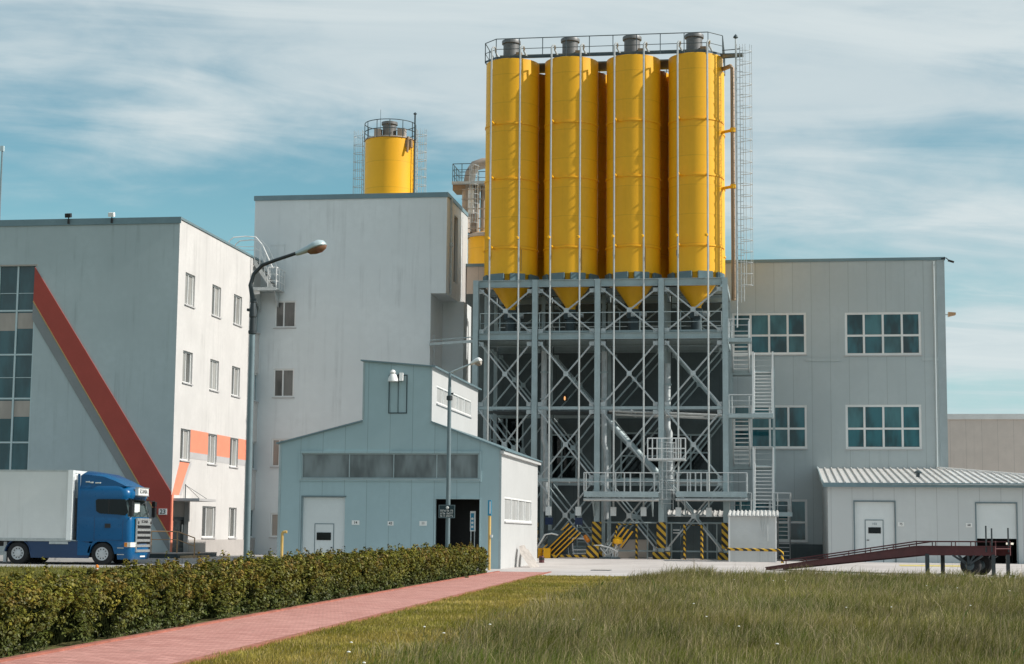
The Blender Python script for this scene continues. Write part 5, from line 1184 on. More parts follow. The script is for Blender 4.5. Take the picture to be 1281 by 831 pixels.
sg = thing('notice_board', 'dark notice board with three lines of white lettering strapped to slim lamp post', 'sign', ((q[0]+q[1])/2, YN-.1, q[2]))
MB().box((q[0],YN-.13,q[2]),(q[1],YN-.1,q[3])).build('board', MT['signteal'], sg)
mb = MB()
for a in ((q[0],q[2],q[1],q[2]+.025),(q[0],q[3]-.025,q[1],q[3]),(q[0],q[2]+.025,q[0]+.025,q[3]-.025),(q[1]-.025,q[2]+.025,q[1],q[3]-.025)): mb.box((a[0],YN-.137,a[1]),(a[2],YN-.131,a[3]))
mb.build('border', MT['pole'], sg)
cxn = (q[0]+q[1])/2; hh = q[3]-q[2]
sr = random.Random(9)
for words_, fz in (((7, 2), .55), ((4, 5), .34), ((2, 1, 6), .15)):
    mb = MB(); nl_ = sum(words_)+.9*(len(words_)-1); x = q[0]+.06; ch = (q[1]-q[0]-.12)/nl_
    for wn_ in words_:
        for k in range(wn_):
            z = q[2]+hh*fz; k2 = sr.random(); mb.box((x,YN-.138,z-.035),(x+ch*.22,YN-.132,z+.035))
            mb.box((x+ch*.22,YN-.138,z+(.018 if k2 < .6 else -.01)),(x+ch*.72,YN-.132,z+(.035 if k2 < .6 else .008)))
            if k2 > .3: mb.box((x+ch*.55,YN-.1385,z-.035),(x+ch*.74,YN-.1325,z+.012))
            x += ch
        x += ch*.9
    mb.build('lettering', MT['plate'], sg)
MB().lathe((p0.x,YN-.15,q[3]-.1),[(.0,-.03),(.05,-.02),(.055,.02),(.0,.04)],12,'y').build('clamp', MT['plate'], sg, True)
# yellow posts
Yp = 72.0; p = P(612.6, 640, Yp); zt3 = P(612.6, 626, Yp).z; zc3 = P(612.6, 645.2, Yp).z
yp_ = thing('signal_post', 'yellow post with a blue and white sign strip at the hut doorway', 'post', (p.x, Yp, 0))
MB().tube([(p.x,Yp,0),(p.x,Yp,zc3)], .06, 10).build('post', MT['yellowpipe'], yp_, True)
s_ = MB().box((p.x-.07,Yp-.06,zc3-.003),(p.x+.07,Yp+.06,zt3)).build('sign_strip', MT['bluesign'], yp_)
MB().box((p.x+.002,Yp-.067,zc3+.08),(p.x+.05,Yp-.061,zt3-.05)).build('white_stripe', MT['plate'], s_)
MB().box((p.x+.05,Yp-.08,P(612,671,Yp).z-.05),(p.x+.14,Yp,P(612,671,Yp).z+.06)).build('card_reader', MT['plate'], yp_)
p = P(352.5, 690, 70.5); ztp = P(354, 665.5, 70.5).z
yb = thing('bent_pipe', 'yellow bent-top guard pipe at the left corner of the hut', 'post', (p.x, 70.5, 0))
MB().tube([(p.x,70.5,0),(p.x,70.5,ztp-.08),(p.x+.03,70.5,ztp-.02),(p.x+.1,70.5,ztp),(p.x+.2,70.5,ztp)], .06, 10).build('pipe', MT['yellowpipe'], yb, True)
MB().lathe((p.x,70.5,0),[(.12,0),(.12,.03),(.06,.035)],12).build('base_plate', MT['yellowpipe'], yb, True)
p = P(121.3, 712, 61.0)
rb = thing('bollard', 'slim red and white striped bollard with an amber cap in front of the truck', 'bollard', (p.x, 61, 0))
zt4 = P(121.3, 707.5, 61).z
MB().tube([(p.x,61,0),(p.x,61,zt4-.08)], .045, 10).build('post', MT['redwhite'], rb, True)
MB().lathe((p.x,61,zt4-.083),[(.06,0),(.065,.04),(.05,.09),(.0,.12)],12).build('cap', MT['amber'], rb, True)
# a few loose scraps on the apron
for px, py, lab in ((867*0+752,713.5,'small dark drain cover on the pale apron near the lawn edge'),):
    q = PZ(px, py, .02); t_ = thing('drain_cover', lab, 'drain cover', (q.x, q.y, .015))
    MB().box((q.x-.4,q.y-.5,.0),(q.x+.4,q.y+.5,.035)).build('frame', MT['darksteel'], t_)
    mb = MB()
    for k in range(7): mb.box((q.x-.33+k*.1,q.y-.42,.036),(q.x-.28+k*.1,q.y+.42,.046))
    mb.build('slots', MT['beige'], t_)
# ================================================================== TRUCK AND TRAILER
YT0 = 73.0; XF = P(164.5, 660, YT0).x; YC = YT0+1.25
def tx(px): return P(px, 665, YT0).x-XF
def tz(py): return P(120, py, YT0).z
TR = thing('tractor_truck', 'blue tractor truck with roof deflector and lit sign in front of the office', 'truck', (XF-1.5, YC, 0))
L_ = lambda x, y, z: Vector((XF+x, YC+y, z))
def ring(z, xb, xf, hw, r, n=6, bulge=.06):
    pts = [L_(xb, hw, z), L_(xb, -hw, z)]
    for k in range(n+1):
        a = -PI/2+PI/2*k/n; pts.append(L_(xf-r+r*math.cos(a), -hw+r+r*math.sin(a), z))
    pts.append(L_(xf+bulge, -hw*.35, z)); pts.append(L_(xf+bulge, hw*.35, z))
    for k in range(n+1):
        a = PI/2*k/n; pts.append(L_(xf-r+r*math.cos(a), hw-r+r*math.sin(a), z))
    return pts
xb = tx(97.5)
prof = [(1.02,0,1.235,.22),(1.3,0,1.245,.24),(1.9,-.01,1.245,.26),(2.05,-.03,1.245,.28),(2.12,-.06,1.24,.30),(2.45,-.13,1.235,.32),(2.82,-.22,1.225,.34),(2.9,-.20,1.225,.34),(3.0,-.14,1.225,.34),(3.2,-.16,1.215,.36),(3.38,-.30,1.19,.38),(3.5,-.58,1.12,.4),(3.56,-.95,1.0,.42)]
MB().loft([ring(z, xb, xf, hw, r) for z, xf, hw, r in prof]).build('cab', MT['blue'], TR, True)
# lower front: bumper
bp = MB().loft([ring(z, -.62, xf, hw, r) for z, xf, hw, r in ((.26,-.06,1.19,.2),(.34,0,1.23,.22),(.62,.05,1.245,.24),(.8,.04,1.245,.24),(1.017,.0,1.24,.24))]).build('bumper', MT['blue'], TR, True)
MB().box(L_(-.62,-1.252,.74), L_(-.32,-1.245,.775)).box(L_(-.62,-1.252,.46), L_(-.3,-1.245,.49)).build('step_strip', MT['chrome'], bp)
# deflector
dp = [(xb+.02,3.38),(xb+.02,4.02),(xb+.15,4.10),(tx(126),3.97),(tx(140),3.75),(tx(152),3.5),(tx(156),3.42)]
mb = MB(); n = 9; rows = []
for k in range(n):
    s = -1+2*k/(n-1); yv = 1.16*math.copysign(abs(s)**.7, s); f = 1-.22*abs(s)**3
    rows.append([L_(x, yv, 3.38+(z-3.38)*f) for x, z in dp])
mb.loft(rows).build('roof_deflector', MT['blue'], TR, True)
MB().box(L_(tx(113.5),-1.21,tz(604.5)), L_(tx(109.5)+.03,-1.17,tz(602.8))).box(L_(tx(104.5),-1.21,tz(603.6)), L_(tx(109),-1.17,tz(602.2))).box(L_(tx(116.5),-1.21,tz(604.8)), L_(tx(123),-1.16,tz(603.4))).build('marker_light', MT['lamp'], TR)
# side fairing behind the door
for s in (-1, 1):
    MB().prism([L_(xb-.06,s*1.22-.02,1.05),L_(xb,s*1.22-.02,1.05),L_(xb,s*1.22-.02,3.95),L_(xb-.1,s*1.22-.02,3.95),L_(xb-.08,s*1.22-.02,3.4)], (0,.04,0)).build('side_fairing', MT['blue'], TR)
# glass
for s in (-1, 1):
    yv = s*1.249
    w_ = MB().prism([L_(x,yv,z) for x, z in ((tx(118.5),2.80),(tx(121),2.86),(-.32,2.86),(-.17,2.30),(-.30,2.16),(tx(146),2.20),(tx(124),2.24),(tx(119.5),2.34))], (0,.012*s,0)).build('side_window', MT['g_dark'], TR)
    MB().box(L_(tx(134.5),yv+(.013 if s > 0 else -.02),2.22), L_(tx(136),yv+(.02 if s > 0 else -.013),2.86)).build('window_post', MT['black'], w_)
gs = [(2.10,-.05,1.24,.30),(2.45,-.13,1.235,.32),(2.84,-.22,1.225,.34)]
rg = [[v+X_*.012 for v in ring(z, xb, xf, hw, r)[4:-2]] for z, xf, hw, r in gs]
mb = MB()
for i in range(2):
    for j in range(len(rg[0])-1): mb.poly([rg[i][j],rg[i][j+1],rg[i+1][j+1],rg[i+1][j]])
ws = mb.build('windshield', glass('windshield', (.05,.07,.07), .03), TR, True, True)
mb = MB(); mb.tube([L_(.06,-.9,2.16),L_(-.02,-.1,2.34)], .014, 5).tube([L_(.08,.0,2.14),L_(.0,.8,2.34)], .014, 5).build('wiper', MT['black'], ws)
MB().box(L_(-.06,-.85,2.30), L_(-.03,-.25,2.72)).build('dashboard_card', MT['plate'], ws)
MB().prism([L_(-.2,-1.2,2.88),L_(.16,-1.12,2.80),L_(.16,1.12,2.80),L_(-.2,1.2,2.88)], (0,0,.03)).build('sun_visor', MT['g_dark'], TR)
lb = MB().box(L_(-.12,-.62,3.06), L_(.03,.62,3.36)).build('roof_sign', MT['plate'], TR)
text('lettering', 'SCANIA', .26, L_(.034,0,3.21), 'x', MT['poled'], lb, 1.05)
MB().box(L_(-.1,-.66,3.02), L_(.05,.66,3.055)).box(L_(-.1,-.66,3.365), L_(.05,.66,3.40)).build('sign_frame', MT['chrome'], lb)
gr = MB().box(L_(.05,-.88,.60), L_(.075,.88,2.04)).build('grille', MT['black'], TR)
mb = MB(); mb.box(L_(.055,-.9,1.74), L_(.13,.9,2.05)).box(L_(.055,-.9,.58), L_(.11,-.82,1.737)).box(L_(.055,.82,.58), L_(.11,.9,1.737))
for z in (.58,.80,1.03,1.26,1.49): mb.box(L_(.06,-.817,z), L_(.125,.817,z+.11))
mb.build('slat', MT['chrome'], gr)
text('lettering', 'SCANIA', .17, L_(.135,0,1.9), 'x', MT['ink'], gr, 1.3)
for s in (-1, 1):
    MB().lathe(L_(.13,s*.76,1.86)-X_*.005,[(.0,0),(.07,.0),(.07,.02),(.0,.025)],12,'x').build('badge_lamp', MT['ink'], gr)
    h = MB().box(L_(-.28,s*1.245-.012,.80), L_(-.02,s*1.245+.012,1.0)).prism([L_(-.02,s*1.255,.80),L_(.07,s*1.0,.80),L_(.075,s*.9,.80),L_(.0,s*.9,.8)], (0,0,.2)).build('headlight', MT['lamp'], TR)
    MB().box(L_(-.30,s*1.245-.016,.81), L_(-.17,s*1.245+.016,.99)).build('indicator', MT['amber'], h)
    m_ = MB().box(L_(-.05,s*1.42-.12,2.12), L_(.10,s*1.42+.12,2.55)).box(L_(-.05,s*1.42-.12,2.58), L_(.10,s*1.42+.12,2.80)).build('mirror', MT['black'], TR)
    MB().tube([L_(-.12,s*1.2,2.84),L_(.02,s*1.42,2.84),L_(.02,s*1.42,2.1),L_(-.1,s*1.2,2.06)], .025, 6).build('mirror_arm', MT['black'], m_)
MB().box(L_(.06,-.3,.36), L_(.075,.3,.48)).build('registration_plate', MT['plate'], TR)
# door
mb = MB()
for a in ((tx(118)-.02,1.08,tx(118),2.1),(-.40,1.08,-.385,2.0)): mb.box(L_(a[0],-1.2495,a[1]), L_(a[2],-1.2445,a[3]))
mb.box(L_(tx(118),-1.2495,1.08), L_(-.385,-1.2445,1.095)); dd = mb.build('door_seam', MT['blued'], TR)
MB().box(L_(tx(131),-1.27,1.62), L_(tx(138),-1.246,1.80)).build('door_handle', MT['ink'], TR)
# wheels
def wheel(xc, yo, parent, out, w_=.3, R=.5):
    c_ = L_(xc, yo, R-.005); sgn = out
    t_ = MB().lathe(c_, [(.29,0),(.44,-.01*sgn),(R-.02,.03*sgn),(R,.07*sgn),(R,(w_-.07)*sgn),(R-.02,(w_-.03)*sgn),(.44,(w_)*sgn),(.29,w_*sgn)], 36, 'y', caps=False).build('wheel', MT['tyre'], parent, True)
    r_ = MB().lathe(c_, [(.295,w_*.985*sgn),(.27,w_*.99*sgn),(.26,w_*.955*sgn),(.16,w_*.93*sgn),(.15,w_*.99*sgn),(.06,w_*1.02*sgn),(.0,w_*1.02*sgn)], 30, 'y', caps=False).build('rim', MT['rim'], t_, True)
    hb = MB()
    for k in range(10):
        a = 2*PI*k/10; hb.lathe(c_+Vector((.205*math.cos(a),0,.205*math.sin(a))), [(.0,w_*.965*sgn),(.026,w_*.965*sgn),(.026,w_*.85*sgn),(.0,w_*.85*sgn)], 8, 'y')
    hb.build('hand_hole', MT['ink'], r_); return t_
xw1, xw2 = tx(128.2), tx(22.6)
for s in (-1, 1): wheel(xw1, s*.93, TR, s); wheel(xw2, s*.60, TR, s, .62)
for s in (-1, 1):
    c_ = L_(xw1, s*1.02, .5); MB().lathe(c_, [(.56,-.2*s),(.66,-.2*s),(.66,.225*s),(.56,.225*s),(.56,-.2*s)], 20, 'y', 0, .12, PI-.05).build('wheel_arch', MT['blue'], TR, True)
    MB().prism([L_(xw1-.58,s*1.2,.42),L_(xw1-.50,s*1.2,.95),L_(xb,s*1.2,1.05),L_(xb,s*1.2,.42)], (0,s*.045,0)).build('step_panel', MT['blue'], TR)
    MB().prism([L_(xw1+.57,s*1.2,.5),L_(-.6,s*1.2,.5),L_(-.6,s*1.2,1.03),L_(xw1+.40,s*1.2,1.03)], (0,s*.043,0)).build('step_panel', MT['blue'], TR)
    c_ = L_(xw2, s*.95, .5); MB().lathe(c_, [(.57,-.35*s),(.61,-.35*s),(.61,.29*s),(.57,.29*s),(.57,-.35*s)], 20, 'y', 0, .1, PI-.1).build('mudguard', MT['blued'], TR, True)
    MB().prism([L_(tx(38)+.05,s*1.17,.30),L_(tx(111.5),s*1.17,.30),L_(tx(111.5),s*1.17,1.02),L_(tx(38)-.15,s*1.17,1.02),L_(tx(38)-.05,s*1.17,.7)], (0,s*.05,0)).build('side_skirt', MT['blued'], TR)
MB().box(L_(xw2-.9,-.42,.62), L_(-.6,-.32,.9)).box(L_(xw2-.9,.32,.62), L_(-.6,.42,.9)).box(L_(xw2-.3,-.9,.45), L_(xw2+.3,.9,.56)).box(L_(tx(45),-1.1,.4), L_(tx(105),-.45,.9)).box(L_(tx(45),.45,.4), L_(tx(105),1.1,.9)).build('chassis', MT['black'], TR)
MB().box(L_(xb-.1,-.8,1.1), L_(xb-.02,.8,3.2)).tube([L_(xb-.18,-.7,1.0),L_(xb-.18,-.7,3.0)], .06, 8).tube([L_(xb-.5,-.2,1.05),L_(xb-.3,-.2,1.5),L_(xb-.15,-.2,1.9)], .025, 6).build('rear_wall_kit', MT['black'], TR)

TL = thing('semi_trailer', 'white box semi-trailer coupled behind the blue truck', 'trailer', (XF-8, YC, 0))
xt1 = tx(88); xt0 = xt1-13.6; z0_, z1_ = tz(676), tz(588.5)
MB().box(L_(xt0,-1.25,z0_), L_(xt1,1.25,z1_)).build('box_body', MT['trailer'], TL)
mb = MB()
mb.box(L_(xt0,-1.265,z0_-.06), L_(xt1+.02,-1.2515,z0_+.07)).box(L_(xt0,-1.265,z1_-.06), L_(xt1+.02,-1.2515,z1_+.015)).box(L_(xt1-.08,-1.262,z0_+.07), L_(xt1+.02,-1.2515,z1_-.06))
mb.build('side_rail', MT['galv'], TL)
mb = MB()
for s in (-1, 1): mb.prism([L_(xt1-.16,s*1.253,z0_),L_(xt1-.16,s*1.33,z0_),L_(xt1+.05,s*1.30,z0_),L_(xt1+.07,s*1.10,z0_),L_(xt1+.004,s*1.10,z0_),L_(xt1+.004,s*1.253,z0_)], (0,0,z1_-z0_))
mb.box(L_(xt1+.002,-1.115,z1_-.12), L_(xt1+.03,1.115,z1_)).build('front_frame', MT['whitep'], TL)
MB().box(L_(xt1+.004,-.8,z1_-1.2), L_(xt1+.32,.8,z1_-.2)).build('cooling_unit', MT['whitep'], TL)
MB().box(L_(xt0+.3,-.5,z0_-.3), L_(xt1-.2,-.38,z0_-.063)).box(L_(xt0+.3,.38,z0_-.3), L_(xt1-.2,.5,z0_-.063)).box(L_(xt1-1.2,-1.1,z0_-.13), L_(xt1-.1,1.1,z0_-.063)).build('chassis', MT['black'], TL)
MB().box(L_(xt1-.95,-1.26,z0_-.18), L_(xt1-.1,-1.2,z0_-.07)).box(L_(xt1-3.2,-.9,.1), L_(xt1-3.05,-.75,z0_-.1)).box(L_(xt1-3.2,.75,.1), L_(xt1-3.05,.9,z0_-.1)).build('landing_leg', MT['galv_dull'], TL)
for k in range(3):
    for s in (-1, 1): wheel(xt1-8.2-1.31*k, s*.72, TL, s, .42)

# ================================================================== HEDGE
rng = np.random.default_rng(5)
def vnoise(p, s, seed=0):
    q = p*s; i = np.floor(q).astype(np.int64); f = q-i; f = f*f*(3-2*f)
    def h(ix, iy, iz):
        n = (ix*374761393+iy*668265263+iz*2147483647+seed*974634777) & 0x7fffffff
        n = ((n ^ (n >> 13))*1274126177) & 0x7fffffff
        return ((n ^ (n >> 16)) & 0xffff)/65535.0
    r = 0
    for dx in (0,1):
        for dy in (0,1):
            for dz in (0,1):
                wt = (f[:,0] if dx else 1-f[:,0])*(f[:,1] if dy else 1-f[:,1])*(f[:,2] if dz else 1-f[:,2])
                r = r+wt*h(i[:,0]+dx, i[:,1]+dy, i[:,2]+dz)
    return r
def leafmesh(name, pos, nrm, size, tint, mt, aspect=.55, extra=None):
    """one mesh of many small folded leaves"""
    n = len(pos)
    a = rng.normal(size=(n,3)); a -= nrm*(a*nrm).sum(1, keepdims=True); a /= np.linalg.norm(a, axis=1, keepdims=True)
    b = np.cross(nrm, a); s = size[:,None]
    v = np.stack([pos-a*s, pos+b*s*aspect+nrm*s*.18, pos+a*s, pos-b*s*aspect+nrm*s*.18], 1).reshape(-1,3)
    me = bpy.data.meshes.new(name); me.vertices.add(4*n); me.loops.add(4*n); me.polygons.add(n)
    org = Vector((float(v[:,0].mean()), float(v[:,1].mean()), 0.0))
    me.vertices.foreach_set('co', (v-np.array(org)).ravel()); me.loops.foreach_set('vertex_index', np.arange(4*n, dtype=np.int32)); me.polygons.foreach_set('loop_start', np.arange(0,4*n,4,dtype=np.int32))
    me.update(calc_edges=True); me.validate()
    at = me.color_attributes.new('tint', 'FLOAT_COLOR', 'POINT')
    c = np.concatenate([np.repeat(tint,4,0), np.ones((4*n,1))], 1); at.data.foreach_set('color', c.ravel().astype(np.float32))
    me.materials.append(mt); o = bpy.data.objects.new(name, me); COL.objects.link(o); o.location = org; ORG[name] = org
    return o
HY0, HY1, HD, HH = 13.0, 66.0, 1.15, .97
hsc = lambda q: np.interp(q, [13,21,26,33,66], [.84,.83,.85,.89,.94])
def hx(y): return np.polyval(FL, np.maximum(y, 17.0))-.16
# sprigs: short shoots set side by side over the faces, each carrying its own leaves
per_front, per_top, per_back, stp = HH, HD, .5, .125
ns = int((HY1-HY0)/stp); nc = int((per_front+per_top+per_back)/stp)
S_, C_g = np.meshgrid(np.arange(ns), np.arange(nc), indexing='ij')
sy = HY0+(S_.ravel()+rng.random(ns*nc)*1.5-.25)*stp; cc = (C_g.ravel()+rng.random(ns*nc)*1.3-.15)*stp
ne = 130; sy = np.concatenate([sy, np.full(ne, HY1)]); cc = np.concatenate([cc, rng.random(ne)*0-9])
K = len(sy); fr_ = (cc >= -1)&(cc < per_front); tp_ = (cc >= per_front)&(cc < per_front+per_top); bk_ = cc >= per_front+per_top; en_ = cc < -1
zc = np.where(fr_, np.maximum(cc, .03), np.where(tp_, HH, np.where(bk_, HH-(cc-per_front-per_top), rng.random(K)*HH)))
dc = np.where(fr_, 0, np.where(tp_, cc-per_front, np.where(bk_, HD, rng.random(K)*HD)))
nr = np.zeros((K,3)); nr[fr_,0] = 1; nr[tp_,2] = 1; nr[bk_,0] = -1; nr[en_,1] = 1
cen = np.stack([hx(sy)-dc, sy, zc], 1)
lump = vnoise(cen*np.array([1,1,.4]), 1.5, 1)*.55+vnoise(cen, 3.4, 2)*.45
valley = np.clip(.44-vnoise(cen*np.array([1,1,.3]), 2.1, 4), 0, 1)
cen += nr*((lump-.5)*.60-.13-valley*.8-rng.random(K)*.05)[:,None]
edge = np.minimum(dc, HD-dc); cen[:,2] -= np.where(tp_, np.maximum(0, .16-edge)*.7, 0); cen -= nr*(np.where(fr_|bk_, np.maximum(0, zc-(HH-.16))*.55, 0))[:,None]
axis = nr*.85+np.array([0,0,.55])+rng.normal(size=(K,3))*.33; axis /= np.linalg.norm(axis, axis=1, keepdims=True)
ln = .12+.11*rng.random(K); shoot = tp_&(rng.random(K) < .10); ln[shoot] *= 1.9
nl = 26
t_ = rng.random((K,nl))**.75; phi = rng.random((K,nl))*2*PI
e1 = np.cross(axis, np.array([.3,.9,.1])); e1 /= np.linalg.norm(e1, axis=1, keepdims=True); e2 = np.cross(axis, e1)
out = e1[:,None]*np.cos(phi)[...,None]+e2[:,None]*np.sin(phi)[...,None]
rad = .070*(1.05-t_*.75)
base = (cen[:,None]+axis[:,None]*(t_*ln[:,None])[...,None]+out*rad[...,None]).reshape(-1,3)
nn = (out*.6+axis[:,None]*.55+np.array([0,0,.25])+rng.normal(size=(K,nl,3))*.22).reshape(-1,3); nn /= np.linalg.norm(nn, axis=1, keepdims=True)
N = len(base); tf = t_.reshape(-1,1); zf = np.repeat(zc,nl)[:,None]/HH
base[:,2] *= hsc(base[:,1])
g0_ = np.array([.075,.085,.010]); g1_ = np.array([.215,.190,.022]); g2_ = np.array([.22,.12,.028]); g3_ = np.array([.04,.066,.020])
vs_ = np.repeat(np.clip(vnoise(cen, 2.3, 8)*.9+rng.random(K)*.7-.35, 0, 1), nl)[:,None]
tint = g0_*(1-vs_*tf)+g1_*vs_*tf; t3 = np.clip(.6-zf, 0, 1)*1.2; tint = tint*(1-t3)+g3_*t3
br_ = np.repeat(np.clip(vnoise(cen, 1.1, 9)*1.5-.35, 0, 1)*(rng.random(K) < .55), nl)[:,None]*np.clip((zf-.35)*1.4, 0, 1)*tf
tint = tint*(1-br_)+g2_*br_; tint *= (1+.10*rng.normal(size=(N,1))).clip(.55,1.6)*np.repeat(1+.24*rng.normal(size=K), nl)[:,None].clip(.6,1.4)
sz = (.016+.010*rng.random(N))*np.clip(.8+base[:,1]/60, 1, 1.7)
hedge = thing('hedge', 'long clipped evergreen hedge with bronze tips along the red paved path', 'hedge', (float(hx(np.array([40.]))[0])-.5, 40, 0))
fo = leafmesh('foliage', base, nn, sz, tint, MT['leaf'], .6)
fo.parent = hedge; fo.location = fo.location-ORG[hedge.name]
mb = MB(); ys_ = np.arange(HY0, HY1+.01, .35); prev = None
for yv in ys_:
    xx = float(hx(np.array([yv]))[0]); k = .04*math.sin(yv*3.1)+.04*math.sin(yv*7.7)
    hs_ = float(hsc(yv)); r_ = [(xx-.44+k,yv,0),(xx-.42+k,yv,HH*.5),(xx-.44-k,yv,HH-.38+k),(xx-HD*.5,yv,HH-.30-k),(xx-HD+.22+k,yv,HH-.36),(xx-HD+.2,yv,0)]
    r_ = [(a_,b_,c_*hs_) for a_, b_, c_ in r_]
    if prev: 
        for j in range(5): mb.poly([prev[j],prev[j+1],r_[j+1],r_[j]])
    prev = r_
mb.build('shade_core', MT['core_shade'], hedge, weld=True)

# ================================================================== GRASS
def blades(name, x, y, h, wdt, lean, tb, tt, mt, kind='stuff'):
    n = len(x); a = rng.random(n)*2*PI; la = rng.normal(.35, .9, n)+(vnoise(np.stack([x,y,0*x],1), 1.3, 77)-.5)*5
    z0 = np.array([zt(float(q), float(w_)) if w_ > 70 else 0. for q, w_ in zip(x, y)]) if (y > 70).any() else np.zeros(n)
    dx, dy = np.cos(la), np.sin(la)*.8
    ca, sa = np.cos(a)*wdt, np.sin(a)*wdt
    P0 = np.stack([x-ca, y-sa, z0], 1); P1 = np.stack([x+ca, y+sa, z0], 1)
    m = .55; l1 = lean*h*.35; l2 = lean*h
    M0 = np.stack([x-ca*.7+dx*l1, y-sa*.7+dy*l1, z0+h*m], 1); M1 = np.stack([x+ca*.7+dx*l1, y+sa*.7+dy*l1, z0+h*m], 1)
    T = np.stack([x+dx*l2, y+dy*l2, z0+h*(1-.25*lean)], 1)
    v = np.stack([P0,P1,M1,M0,T], 1).reshape(-1,3)
    me = bpy.data.meshes.new(name); me.vertices.add(5*n); me.loops.add(7*n); me.polygons.add(2*n)
    org = np.array([0., 40., 0.]); me.vertices.foreach_set('co', (v-org).ravel())
    b5 = np.arange(n, dtype=np.int32)[:,None]*5
    me.loops.foreach_set('vertex_index', (b5+np.array([0,1,2,3,3,2,4], dtype=np.int32)).ravel())
    me.polygons.foreach_set('loop_start', (np.arange(n, dtype=np.int32)[:,None]*7+np.array([0,4], dtype=np.int32)).ravel())
    me.update(calc_edges=True)
    at = me.color_attributes.new('tint', 'FLOAT_COLOR', 'POINT')
    c = np.ones((n,5,4), np.float32); c[:,0:2,:3] = (tb*.6)[:,None]; c[:,2:4,:3] = (tb*.5+tt*.5)[:,None]; c[:,4,:3] = tt
    at.data.foreach_set('color', c.ravel()); me.materials.append(mt)
    o = bpy.data.objects.new(name, me); COL.objects.link(o); o.location = org
    if kind: o['kind'] = kind
    return o
def bnd(y): return np.interp(y, [14,19.2,31.4,45,56,60,63], [-4.8,-4.75,-4.75,-5.1,-5.35,-4.9,-4.3])
def far(x): return np.interp(x, [-5,-4,2,6,9,14,30], [62.5,64.5,66.3,65,62.5,58,55])
nT = 300000
y = 14.5*(66.5/14.5)**rng.random(nT)
xl_b = bnd(y)-.5; xr_b = 4.5+y*.20
x = xl_b+(xr_b-xl_b)*rng.random(nT)
pt = np.stack([x,y,0*x], 1)
mott = vnoise(pt, .3, 21)*.5+vnoise(pt, .9, 23)*.5; mott2 = vnoise(pt, 1.1, 22)*.6+vnoise(pt, 2.7, 24)*.4
edge_ = np.clip((x-bnd(y))/1.6+ (mott2-.5)*1.0, 0, 1)
keep = (rng.random(nT) < .15+.85*edge_)&(y < far(x)+(mott2-.5)*1.2)&((mott2+.6*rng.random(nT)) > .33)
x, y, mott, mott2, edge_ = (q[keep] for q in (x, y, mott, mott2, edge_)); n = len(x)
h = (.13+.22*rng.random(n)**1.3)*(.35+.65*edge_)*(.30+1.5*mott2)*np.interp(y, [16,24,64], [.8,1.0,1.12]); h += np.where((np.abs(x+3.6) < 1.3)&(y > 56), .10, 0)
tall_ = rng.random(n) < .045; h[tall_] *= 1.45
wd_ = (.0022+.0022*rng.random(n))*np.interp(y, [15,30,64], [1.0,1.5,2.6])
A_, B_, C_, D_ = np.array([.108,.135,.016]), np.array([.215,.20,.042]), np.array([.48,.39,.20]), np.array([.105,.175,.018])
t = np.clip((mott-.5)*2.6+.5+.3*(rng.random(n)-.5), 0, 1)[:,None]
near = np.clip((21.5-y)/4, 0, 1)[:,None]
tb = (A_*(1-t)+B_*t)*(1-near*.6)+D_*near*.6
straw = ((rng.random(n)+.35*mott2) > .90)[:,None]
tt = np.where(straw, C_, tb*1.15+np.array([.02,.012,.006])); tt = np.where(tall_[:,None], np.array([.36,.27,.19]), tt)
vb = (.36+1.02*(vnoise(pt[keep], .22, 61)*.35+vnoise(pt[keep], .8, 62)*.35+vnoise(pt[keep], 2.6, 63)*.3))[:,None]; tb = tb*vb; tt = tt*vb
tb = np.where(straw, C_*.75, tb)*(1+.16*rng.normal(size=(n,1))).clip(.6,1.5)
weed = (rng.random(n) < .012)&(vnoise(np.stack([x,y,0*x],1), .7, 91) > .5); wd_[weed] *= 4.5; h[weed] *= .75; tb[weed] = np.array([.05,.095,.014]); tt[weed] = np.array([.08,.13,.02])
blades('tall_grass', x, y, h, wd_, np.clip(rng.normal(.5,.28,n), .05, 1.1), tb, tt, MT['blade'])
nM = 110000
y = 14.5*(63.2/14.5)**rng.random(nM)
x0_ = np.polyval(FR, np.maximum(y,17.))+.06; x1_ = bnd(y)+1.2
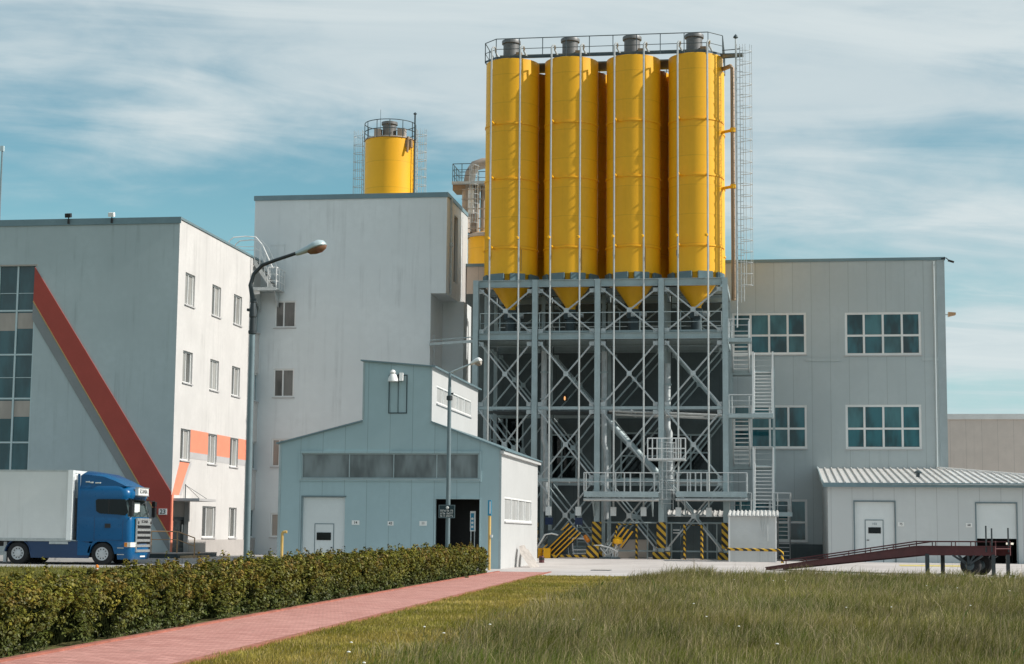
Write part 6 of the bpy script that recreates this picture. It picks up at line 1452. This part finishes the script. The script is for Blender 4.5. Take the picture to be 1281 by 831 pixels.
x = x0_+(x1_-x0_)*rng.random(nM); pt = np.stack([x,y,0*x], 1); m1 = vnoise(pt, .6, 31); m2 = vnoise(pt, 2.5, 32)
keep = (m2+.7*rng.random(nM) > .3); x, y, m1, m2 = x[keep], y[keep], m1[keep], m2[keep]; n = len(x)
h = (.035+.05*rng.random(n))*(.7+.7*m2); wd_ = (.002+.002*rng.random(n))*np.interp(y, [15,30,64], [1.,1.6,2.8])
t = np.clip(m1*1.4-.2+.3*(rng.random(n)-.5), 0, 1)[:,None]
tb = np.array([.25,.225,.03])*(1-t)+np.array([.42,.32,.07])*t; st_ = (rng.random(n) > .86)[:,None]; tb = np.where(st_, np.array([.46,.35,.15]), tb)*(1+.15*rng.normal(size=(n,1))).clip(.6,1.5)
blades('mown_grass', x, y, h, wd_, np.clip(rng.normal(.45,.25,n), .05, 1), tb, tb*1.15, MT['blade'])
# verge between hedge and yard
nV = 60000; y = 40*(66.6/40)**rng.random(nV); xh = hx(y)-HD; x = xh-.1-(1.0+y*.46)*rng.random(nV)
keep = x > -.50*y; x, y = x[keep], y[keep]; n = len(x); m1 = vnoise(np.stack([x,y,0*x],1), .6, 41)
t = np.clip(m1*1.4-.2, 0, 1)[:,None]; tb = (np.array([.14,.15,.025])*(1-t)+np.array([.26,.22,.06])*t)*(1+.15*rng.normal(size=(n,1))).clip(.6,1.5)
blades('verge_grass', x, y, .06+.12*rng.random(n)*(.6+m1), .007+.005*rng.random(n), np.clip(rng.normal(.4,.2,n),.05,1), tb, tb*1.2, MT['blade'])
# daisies and seed heads in the meadow
nf = 55; y = 15*(60/15)**rng.random(nf); x = bnd(y)+.3+(3+y*.17-bnd(y))*rng.random(nf)
mb = MB()
for q, w_ in zip(x, y):
    if rng.random() < .6 and vnoise(np.array([[q,w_,0.]]), .5, 51)[0] < .5: continue
    h_ = .22+.12*rng.random(); r_ = .008+.008*rng.random()+w_*.0002
    mb.lathe((q,w_,h_), [(.0,-.004),(r_,0),(r_*.9,.006),(.0,.012)], 6)
struct(mb.build('meadow_flowers', MT['flower']), 'stuff')
